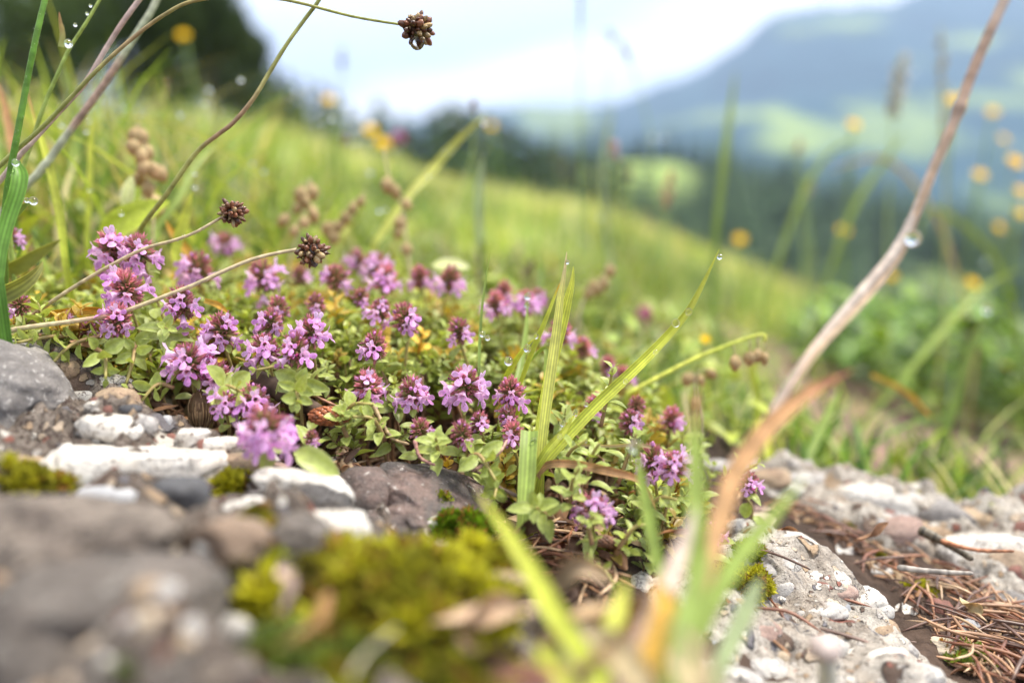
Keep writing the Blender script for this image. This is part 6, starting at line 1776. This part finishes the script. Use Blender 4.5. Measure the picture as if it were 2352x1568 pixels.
def dead_leaf(pts, w, col, label, fold=0.7, roll=0.6):
    P = path3(pts, 18); zs = P @ CF; u = np.linspace(0, 1, 18)
    T = np.gradient(P, axis=0); S = np.cross(T, P); S /= np.linalg.norm(S, axis=1)[:, None]
    T_ = T / np.linalg.norm(T, axis=1)[:, None]; N_ = np.cross(T_, S)
    rl = roll + 0.9 * np.sin(u * 5)[:, None]; S = S * np.cos(rl) + N_ * np.sin(rl)
    wd = w / FP * zs * np.sin(np.pi * np.clip(u * 0.94 + 0.04, 0, 1)) ** 0.6
    mb = MB(); C = np.array(col)[None] * (1 + 0.3 * fbm(u * 6, 0, w, 3)[:, None])
    ribbon(mb, P, wd, S, np.clip(C, 0, 1), fold, cols=7); ribbon(mb, P - N_ * 0.015, wd * 0.96, S, np.clip(C * 0.8, 0, 1), fold, cols=7)
    return tag(put('dead_leaf', mb.mesh('dead_leaf', M_DRY, P[0]), None, P[0]), label, 'dead leaf')


for a in [([(1165, 1225, 15), (1200, 1208, 15), (1245, 1215, 14.8)], 44, (0.13, 0.08, 0.05), 'curled dark brown leaf under the tip of the folded blade'),
          ([(1130, 1180, 15.6), (1160, 1160, 15.5), (1190, 1178, 15.3)], 30, (0.12, 0.05, 0.03), 'glossy dark brown scale in the needle hollow'),
          ([(1080, 1345, 10.6), (1150, 1310, 10.7), (1250, 1330, 10.6), (1330, 1300, 10.6), (1400, 1335, 10.5)], 64, (0.50, 0.38, 0.25), 'pale beige dead leaf close to the lens between moss and needles'),
          ([(960, 1440, 9.2), (1080, 1390, 9.5), (1200, 1400, 9.6)], 90, (0.55, 0.40, 0.27), 'beige crumpled leaf close to the lens beside the moss mound'),
          ([(1240, 1470, 9.0), (1340, 1390, 9.4), (1450, 1400, 9.4), (1560, 1460, 9.0)], 84, (0.62, 0.45, 0.26), 'tan dry leaf bending over in the blurred tuft'),
          ([(1300, 1560, 8.2), (1400, 1470, 8.6), (1500, 1440, 8.8)], 80, (0.42, 0.26, 0.14), 'brown dry leaf at the foot of the blurred tuft'),
          ([(640, 1480, 8.2), (720, 1420, 8.5), (760, 1360, 8.8)], 40, (0.52, 0.30, 0.13), 'orange-brown leaf scrap between the rusty twigs'),
          ([(640, 1400, 8.8), (655, 1350, 9), (650, 1300, 9.2)], 46, (0.55, 0.42, 0.36), 'pinkish leaf scrap behind the orange twig'),
          ([(1740, 1240, 18.6), (1790, 1215, 18.6), (1840, 1240, 18.4)], 40, (0.44, 0.24, 0.12), 'rusty leaf curled on the near edge of the needle bed'),
          ([(1960, 1240, 18.9), (2000, 1222, 18.8), (2040, 1200, 18.7)], 22, (0.42, 0.24, 0.14), 'narrow rusty leaf leaning on the pinkish brown stone'),
          ([(2205, 1372, 16.7), (2230, 1385, 16.5), (2255, 1410, 16.3)], 34, (0.58, 0.46, 0.26), 'pale papery scale among the needles'),
          ([(1500, 1230, 15.4), (1540, 1215, 15.4), (1600, 1225, 15.2)], 16, (0.45, 0.22, 0.10), 'thin red-brown leaf across the green moss cushion'),
          ([(560, 1080, 15.2), (600, 1072, 15.2), (650, 1074, 15)], 30, (0.48, 0.30, 0.20), 'flat pinkish bark flake before the biggest bloom'),
          ([(1055, 1455, 8.8), (1120, 1500, 8.4), (1200, 1545, 8)], 70, (0.16, 0.10, 0.06), 'dark rotten leaf in the shade under the lens-side tuft'),
          ([(1120, 1560, 7.4), (1200, 1545, 7.5), (1290, 1556, 7.5)], 50, (0.45, 0.20, 0.15), 'dull red leaf at the very bottom of the blurred tuft')]:
    dead_leaf(*a)

# tiny pale fungus
c_ = at(1893, 1492, 11.5); foot = at(1900, 1600, 11.8)
o = tag(empty('mushroom', foot), 'tiny pinkish white mushroom blurred over the pale rock', 'mushroom')
mb = MB(); tube(mb, smooth_path([foot, (foot + c_) / 2 + [0.03, 0, 0], c_], 8), np.linspace(0.15, 0.12, 8), 10, (0.62, 0.60, 0.56)); put('stem', mb.mesh('stem', M_LEAF, foot), o)
mb = MB(); V, F = ico(3); W = V * np.array([0.23, 0.23, 0.20]); W[:, 2] = np.where(W[:, 2] < -0.06, -0.06 + (W[:, 2] + 0.06) * 0.2, W[:, 2]); mb.add(W + c_, F, (0.60, 0.50, 0.48)); put('cap', mb.mesh('cap', M_LEAF, foot), o)


# ------------------------------------------------------------------ pods, spikes, clover, yellow flowers
def pod_pack(seed):
    V, F = ico(3); g_ = np.random.default_rng(seed)
    W = V * np.array([0.42, 0.62, 0.62]); W = W * (1 + 0.10 * np.abs(np.sin(3 * np.arctan2(V[:, 1], V[:, 0]))))[:, None]
    W[:, 2] += np.where(V[:, 2] < -0.8, (V[:, 2] + 0.8) * 0.8, 0)
    c = np.array([0.50, 0.37, 0.19]); k = np.clip(0.5 + 0.5 * np.sin(np.arctan2(V[:, 1], V[:, 0]) * 8), 0, 1)[:, None]
    mb = MB(); mb.add(W, F, c * (0.75 + 0.4 * k) + np.array([0.12, 0.02, 0.02]) * np.clip(-V[:, 2:3], 0, 1)); tube(mb, [(0, 0, 0.55), (0, 0, 0.75), (0, 0, 0.95)], [0.22, 0.12, 0.08], 6, (0.40, 0.36, 0.16))
    return mb


PODS = [pod_pack(k).mesh('seed_pod', M_DRY) for k in range(3)]


def pods(stem_pts, plist, label, r, name='pod_stalk', colr='straw', w=7):
    o, P = stalk(stem_pts, w, w * 0.6, colr, label, name=name, cat='seed stalk')
    g_ = np.random.default_rng(len(label))
    for k, (px, py, z) in enumerate(plist):
        p = at(px, py, z); i = int(np.argmin(np.linalg.norm(P - p - np.array([0, 0, 0.4]), axis=1)))
        s = cm(r, z) / 0.6 * g_.uniform(0.8, 1.15)
        ax = unit(P[i] - p + np.array([0, 0, 0.5])); fr = frame(ax, (g_.normal(), g_.normal(), 0.2)); Rm = np.stack([fr[:, 1], fr[:, 2], fr[:, 0]], 1)
        q = put('seed_pod', PODS[k % 3], o, M=Matrix(mat4(Rm, (p - P[0]) * K, s).tolist()))
        mb = MB(); tube(mb, smooth_path([p + Rm[:, 2] * s * 0.8, (p + P[i]) / 2 + [0, 0, 0.12], P[i]], 5), cm(2.2, z), 5, (0.42, 0.38, 0.18)); put('pod_stem', mb.mesh('pod_stem', M_STEM, P[0]), o)


pods([(345, 600, 23), (352, 520, 23), (345, 430, 23), (335, 350, 23), (325, 300, 23)], [(308, 338, 22.8), (326, 362, 22.6), (340, 350, 23.3), (352, 392, 22.6), (330, 385, 22.5), (368, 398, 23.2), (322, 408, 23.2), (341, 435, 22.8), (360, 470, 22.6), (318, 315, 23)], 'big pinkish brown bladder pods on a stem between the pale leaf and the S-curved stalk', 19)
pods([(665, 600, 25), (690, 520, 25), (705, 450, 25), (712, 410, 25)], [(652, 505, 25), (684, 478, 25), (702, 462, 25), (720, 492, 24.8), (676, 530, 24.6), (700, 510, 24.6), (718, 440, 25.2), (690, 446, 25)], 'cluster of brown seed pods over the middle seed ball', 15)
pods([(745, 590, 26), (770, 530, 26), (800, 480, 26), (840, 440, 26)], [(765, 545, 26), (778, 520, 26), (795, 500, 26), (812, 478, 26), (830, 462, 26), (755, 525, 26)], 'leaning stalk of small brown pods just past the cluster', 13)
pods([(945, 640, 26), (935, 570, 26), (925, 480, 26), (895, 410, 26), (880, 340, 26)], [(890, 425, 26), (908, 440, 26), (935, 468, 26), (920, 512, 26), (915, 535, 26), (934, 572, 26)], 'tall stalk with tan pods spaced down it, in the middle of the turf', 14)
pods([(1330, 720, 27), (1345, 680, 27), (1380, 640, 27), (1400, 600, 27)], [(1352, 672, 27), (1372, 662, 27), (1388, 650, 27), (1402, 622, 27), (1360, 655, 27)], 'blurred tan pods beyond the tall grass pair', 12)
pods([(1440, 905, 21), (1520, 862, 21), (1600, 822, 21), (1690, 786, 21), (1752, 768, 21), (1756, 785, 21)], [(1722, 822, 21), (1740, 815, 21), (1756, 822, 21), (1688, 832, 21)], 'yellow-green stalk leaning out with nodding capsules at its end', 14, colr='lime', w=11)
pods([(1610, 960, 23), (1600, 910, 23), (1596, 860, 23)], [(1580, 870, 23), (1610, 872, 23), (1632, 858, 23), (1598, 925, 23)], 'rusty capsules behind the upright orange blade', 12, colr='brown')


def spike(stem_pts, head, label, col=(0.16, 0.07, 0.045), w=5, n=36, spread=1.0, colr='green', cat='grass stalk'):
    """a stalk with a brown or pale spike; head = list of (px, py, z, half width px) along the spike"""
    o, P = stalk(stem_pts, w, w * 0.6, colr, label, name='spike_stalk', cat=cat)
    H = path3([h[:3] for h in head], 20); hw = np.interp(np.linspace(0, 1, 20), np.linspace(0, 1, len(head)), [cm(h[3], h[2]) for h in head])
    g_ = np.random.default_rng(int(head[0][0])); mb = MB(); V, F = ico(1)
    for k in range(n):
        i = int(g_.integers(20)); d = unit(g_.normal(size=3)); p = H[i] + d * hw[i] * g_.uniform(0.3, 1.0) * spread
        s = hw.mean() * 0.35
        mb.add((V * [s * 1.6, s * 0.6, s * 0.6]) @ frame(unit(d + [0, 0, 1.2])).T + p, F, np.clip(np.array(col) * g_.uniform(0.6, 1.5), 0, 1))
        if spread > 1.2:
            tube(mb, [H[i], p], cm(1.5, 45) * 0.5, 4, np.array(col) * 0.8)
    put('spike', mb.mesh('spike', M_SEED, P[0]), o)


for a, k in [
    (([(1180, 760, 30), (1195, 690, 30), (1208, 640, 30)], [(1205, 632, 30, 8), (1216, 612, 30, 11), (1226, 596, 30, 7)], 'dark ribbed flower spike at the back edge of the thyme'), dict(col=(0.10, 0.045, 0.03))),
    (([(820, 500, 36), (800, 400, 36), (793, 340, 36)], [(792, 336, 36, 6), (793, 324, 36, 9), (794, 312, 36, 5)], 'small dark brown spike over the pods, below the conifers'), {}),
    (([(1040, 560, 34), (1080, 400, 34), (1090, 262, 34)], [(1088, 262, 34, 7), (1088, 246, 34, 10), (1088, 230, 34, 5)], 'brown tipped spike in front of the conifer row'), dict(col=(0.20, 0.08, 0.04))),
    (([(1540, 700, 55), (1490, 300, 55), (1442, 130, 55), (1405, 80, 55), (1380, 66, 55)], [(1446, 138, 55, 8), (1434, 112, 55, 11), (1426, 100, 55, 6)], 'drooping grass stalk with dark spikelets against the clouds'), dict(col=(0.06, 0.06, 0.08), colr='green', w=4)),
    (([(1380, 560, 55), (1390, 300, 55), (1398, 130, 55), (1404, 92, 55)], [(1406, 92, 55, 6), (1405, 82, 55, 9), (1400, 72, 55, 5)], 'thin upright stalk with a single dark spikelet against the clouds'), dict(col=(0.06, 0.06, 0.08), w=3)),
    (([(1330, 700, 48), (1332, 300, 48), (1333, -20, 48)], [(1333, 60, 48, 7), (1333, 20, 48, 9), (1334, -20, 48, 7)], 'tall faint grass spike cut by the top of the picture'), dict(col=(0.30, 0.34, 0.40), w=5, spread=0.8, n=60)),
    (([(1480, 600, 50), (1452, 480, 50), (1447, 410, 50)], [(1447, 412, 50, 7), (1447, 400, 50, 9), (1448, 388, 50, 5)], 'small rusty spike in front of the bright clearing'), {}),
    (([(1420, 560, 42), (1412, 450, 42), (1412, 360, 42)], [(1410, 362, 42, 12), (1414, 342, 42, 14), (1408, 326, 42, 8)], 'faded pinkish flower standing before the forest'), dict(col=(0.50, 0.30, 0.27))),
    (([(1500, 700, 46), (1520, 560, 46), (1534, 470, 46)], [(1530, 470, 46, 10), (1536, 435, 46, 16), (1540, 400, 46, 8)], 'rust coloured panicle before the dark forest'), dict(col=(0.42, 0.22, 0.12), n=50)),
    (([(2035, 700, 60), (2040, 480, 60), (2052, 260, 60), (2070, 130, 60)], [(2050, 262, 60, 12), (2062, 190, 60, 22), (2076, 130, 60, 10)], 'tall feathery pale panicle before the blue mountain'), dict(col=(0.45, 0.42, 0.36), n=90, spread=1.3, colr='soft')),
    (([(2170, 760, 55), (2172, 480, 55), (2166, 300, 55), (2160, 60, 55)], [(2168, 320, 55, 12), (2166, 230, 55, 14), (2160, 90, 55, 9)], 'tall tawny grass plume beside the leaning dry stem'), dict(col=(0.36, 0.30, 0.17), n=90, w=6, colr='olive')),
    (([(1850, 640, 60), (1840, 440, 60), (1835, 350, 60)], [(1832, 350, 60, 9), (1836, 335, 60, 10), (1838, 322, 60, 6)], 'small orange-brown seed head before the forest'), dict(col=(0.45, 0.26, 0.13))),
    (([(1870, 760, 56), (1862, 560, 56), (1852, 460, 56), (1836, 400, 56)], [(1852, 455, 56, 8), (1862, 430, 56, 9), (1868, 400, 56, 6)], 'nodding tan seed head before the forest'), dict(col=(0.42, 0.35, 0.17))),
    (([(770, 330, 60), (785, 220, 60), (786, 150, 60)], [(786, 152, 60, 9), (786, 130, 60, 12), (788, 112, 60, 6)], 'faint dark spike against the bright gap beside the trees'), dict(col=(0.18, 0.20, 0.22))),
    (([(360, 300, 30), (378, 240, 30), (384, 190, 30)], [(372, 250, 30, 6), (380, 215, 30, 8), (384, 185, 30, 5)], 'blurred rusty grass spike behind the grey-green stalk'), dict(col=(0.42, 0.25, 0.10))),
]:
    spike(*a, **k)

# clover
def clover(px, py, z, r, label, foot):
    o, P = stalk([(foot[0], foot[1], z), ((px + foot[0]) / 2 + 4, (py + foot[1]) / 2, z), (px, py + r * 0.6, z)], 6, 5, 'green', label, name='clover_flower', cat='flower')
    g_ = np.random.default_rng(3); mb = MB(); V, F = ico(1); R_ = cm(r, z); c_ = at(px, py, z)
    for k in range(110):
        ct = 1 - 2 * (k + .5) / 110; ph = 2.39996 * k; st = math.sqrt(1 - ct * ct); d = np.array([math.cos(ph) * st, math.sin(ph) * st, ct])
        mb.add((V * [R_ * 0.32, R_ * 0.1, R_ * 0.1]) @ frame(unit(d + [0, 0, 0.3])).T + c_ + d * R_ * 0.7, F, np.array([0.62, 0.20, 0.42]) * g_.uniform(0.7, 1.3))
    mb.add(V * R_ * 0.7 + c_, F, (0.45, 0.15, 0.3))
    put('flower_head', mb.mesh('flower_head', M_PETAL, P[0]), o)


clover(1486, 727, 40, 27, 'round pink clover head in the green turf past the diagonal blade', (1492, 860))
clover(915, 318, 62, 17, 'small pink clover head near the brow below the conifers', (920, 420))
clover(1330, 812 - 90, 44, 0.1 + 13, 'dim mauve clover head behind the tall grass pair', (1335, 800))


def yflower_mesh(seed):
    g_ = np.random.default_rng(seed); mb = MB()
    for ring, (n, L, up) in enumerate(((16, 1.0, 0.15), (12, 0.75, 0.5))):
        for k in range(n):
            a = 2 * math.pi * (k + 0.5 * ring) / n; d = np.array([math.cos(a), math.sin(a), up]); s = np.array([-math.sin(a), math.cos(a), 0]) * 0.13
            c = np.array([0.98, 0.70, 0.01]) * g_.uniform(0.85, 1.1)
            mb.add([d * 0.1 - s * 0.5, d * 0.1 + s * 0.5, d * L * 0.6 + s, d * L + s * 0.7, d * L - s * 0.7, d * L * 0.6 - s], [[0, 1, 2, 5], [5, 2, 3, 4]], np.clip(c, 0, 1))
    return mb.mesh('petals', M_PETAL)


YF = [yflower_mesh(k) for k in range(2)]
V, F = ico(2); _m = MB(); _m.add(V * [0.28, 0.28, 0.16] + [0, 0, 0.06], F, (0.80, 0.45, 0.02)); YC = _m.mesh('flower_centre', M_PETAL)
_m = MB(); _m.add(V * [0.26, 0.26, 0.28] + [0, 0, -0.2], F, (0.14, 0.24, 0.04)); YB = _m.mesh('calyx', M_STEM)
for k, (px, py, z, r, lab) in enumerate([
    (1960, 287, 72, 19, 'yellow flower alone before the pale alpine meadow'), (1937, 530, 72, 18, 'yellow flower alone before the dark forest beyond the brow'), (2190, 231, 66, 21, 'yellow flower half behind the leaning dry stem joint'), (2280, 258, 80, 17, 'yellow flower before the blue slope past the dry stem'),
    (2304, 320, 85, 15, 'dull yellow flower under the one before the blue slope'), (2330, 373, 62, 24, 'largest bright yellow flower at the picture edge'), (2250, 402, 72, 19, 'yellow flower beside the largest bright one'), (2345, 440, 66, 19, 'orange-yellow flower below the largest bright one'),
    (2344, 490, 68, 18, 'yellow flower cut by the picture edge, lowest of the edge column'), (2296, 524, 78, 17, 'yellow flower over the lush herbs'), (2232, 651, 66, 19, 'orange-yellow flower low over the lush herbs'), (1700, 550, 76, 17, 'orange-yellow flower on the brow of the meadow'),
    (2046, 634, 80, 15, 'faint yellow flower just behind the leaning dry stem'), (2308, 842, 66, 13, 'dim yellow flower deep in the shade of the herbs'), (755, 230, 80, 17, 'orange-yellow flower below the treeline conifers'), (422, 82, 80, 17, 'yellow flower in front of the dark broadleaf tree'),
    (852, 300, 70, 20, 'yellow flower at the brow between the conifers, upper of two'), (880, 330, 66, 21, 'yellow flower at the brow between the conifers, lower of two'), (1130, 290, 95, 13, 'small faint yellow flower in front of the conifer row'), (1620, 780, 28, 14, 'small orange flower low beside the nodding capsules')]):
    c_ = at(px, py, z); bx, by = c_[0] + random.uniform(-2, 2), c_[1] + random.uniform(-1, 4); bz = float(ground(bx, by))
    o = tag(empty('yellow_flower', (bx, by, bz)), lab, 'flower', 'yellow flowers of the meadow')
    g_ = np.random.default_rng(k)
    ax = unit([g_.uniform(-0.3, 0.3), -0.75, 0.8]); fr = frame(ax); Rm = np.stack([fr[:, 1], fr[:, 2], fr[:, 0]], 1)
    s = cm(r, z) * 0.85
    Mh = Matrix(mat4(Rm, (c_ - (bx, by, bz)) * K, s).tolist())
    put('petals', YF[k % 2], o, M=Mh); put('flower_centre', YC, o, M=Mh); put('calyx', YB, o, M=Mh)
    mb = MB(); tube(mb, smooth_path([(bx, by, bz), ((bx + c_[0]) / 2 + 0.4, (by + c_[1]) / 2, (bz + c_[2]) / 2), c_ - ax * 0.3 * s], 9), cm(2.6, z), 6, (0.20, 0.30, 0.07)); put('stem', mb.mesh('stem', M_STEM, (bx, by, bz)), o)

# grey-green pale leaf behind the pods, pale fallen leaf at the back of the mat
for px, py, z, s, d, up, lab in [(292, 490, 22, 0.22, (0.1, 0.1, 1), (0.1, -1, 0.2), 'pale grey-green leaf standing upright beside the bladder pods'), (985, 612, 25, 0.27, (1, 0.1, 0.12), (0, -0.6, 0.8), 'pale mint leaf lying level behind the back row of blooms'),
                                 (215, 555, 21, 0.45, (0.8, 0, 0.5), (0.2, -1, 0.4), 'green leaf with a yellow edge behind the twin blooms')]:
    p = at(px, py, z); mb = MB(); mb.merge(blp[1], mat4(frame(d, up), (0, 0, 0), s), np.array([1.7, 1.5, 2.6]) if 'green leaf with' not in lab else np.array([1.3, 1.3, 0.5]))
    tag(put('leaf', mb.mesh('leaf', M_LEAF), None, p), lab, 'leaf')

# ------------------------------------------------------------------ water drops
V, F = ico(4)
_m = MB(); _m.add(V * [1, 1, 1.12], F, (1, 1, 1)); DROP = _m.mesh('water_drop', M_WATER)
for px, py, z, r, lab in [
    (1653, 590, 16.75, 6, 'drop hanging from the tip of the long diagonal blade'), (1582, 716, 16.7, 8, 'drop at the bend of the long diagonal blade'), (1552, 742, 16.6, 9, 'round drop on the upper edge of the long diagonal blade'), (1506, 809, 16.6, 6, 'drop under the middle of the long diagonal blade'),
    (1437, 876, 16.35, 6, 'drop under the lower half of the long diagonal blade'), (1303, 602, 16.9, 5, 'drop at the tip of the tall pale blade'), (1211, 800, 17.0, 9, 'drop hanging under the short bent blade'), (1231, 772, 17.0, 6, 'drop on the tip of the short bent blade'), (1168, 829, 17.2, 10, 'large drop hanging at the foot of the short bent blade'),
    (1212, 680, 19.2, 8, 'upper bead on the blurred green blade'), (1211, 700, 19.2, 7, 'lower bead on the blurred green blade'), (1108, 767, 17.3, 7, 'bead on the hair-thin upright blade'), (1120, 776, 17.1, 6, 'bead beside the hair-thin upright blade'), (1321, 948, 15.85, 7, 'drop on the tip of the short pointed blade'),
    (1292, 972, 15.6, 7, 'drop on the upper edge of the short pointed blade'), (1286, 1002, 15.6, 6, 'drop under the short pointed blade'), (1347, 928, 16.2, 5, 'tiny drop under the diagonal blade near the pink head'), (1459, 1024, 12.4, 15, 'blurred bead on the slim blade before the starry bloom'),
    (2097, 547, 12.7, 17, 'large bright bead on the leaning dry stem'), (157, 101, 17.7, 9, 'drop at the node of the withered leaf stem'), (77, 462, 17.1, 9, 'larger of two drops on the short blade tip'), (62, 460, 17.1, 6, 'smaller of two drops on the short blade tip'), (36, 374, 15.9, 8, 'drop on the blunt tip of the striped blade'),
    (958, 96, 16.7, 17, 'hanging drop under the wet seed ball against the sky'), (722, 604, 16.95, 9, 'hanging drop under the lower seed ball'), (2267, 710, 33.8, 9, 'bead on the tip of the blurred blade beside the path'), (208, 14, 17.6, 3.5, 'topmost drop on the yellow-green stem'), (200, 32, 17.6, 3.5, 'second drop on the yellow-green stem'), (173, 58, 17.6, 4, 'third drop on the yellow-green stem'),
    (1226, 1010, 15.7, 6, 'small drop on the top of the broad folded blade'), (1346, 1012, 16, 4, 'tiny drop on a leaf under the diagonal blade')]:
    o = put('water_drop', DROP, None, at(px, py, z)); s = cm(r, z); o.scale = (s, s, s)
    tag(o, lab, 'water drop', 'water drops on blades and stems')
for px, py, z in [(142, 287, 24), (198, 302, 24), (553, 183, 28), (448, 428, 24), (448, 398, 24), (123, 448, 22), (762, 273, 30), (1112, 281, 28.8), (1039, 345, 28.8), (984, 403, 28.2), (872, 482, 28), (886, 480, 28), (1020, 348, 28.8), (850, 395, 34), (580, 375, 30), (607, 392, 30), (205, 277, 26), (415, 262, 30),
                  (480, 205, 34), (470, 235, 34), (395, 282, 30), (1378, 497, 40), (1500, 315, 50), (1525, 316, 50), (2096, 165, 60), (2265, 600, 60), (1870, 715, 50), (278, 490, 20), (935, 725, 19.2), (207, 435, 22.5)]:
    o = put('water_drop', DROP, None, at(px, py, z)); s = cm(5.5, z) * random.uniform(0.6, 1.1); o.scale = (s, s, s)
    tag(o, 'round out-of-focus dew bead hanging in the meadow grass', 'water drop', 'dew beads in the meadow grass')
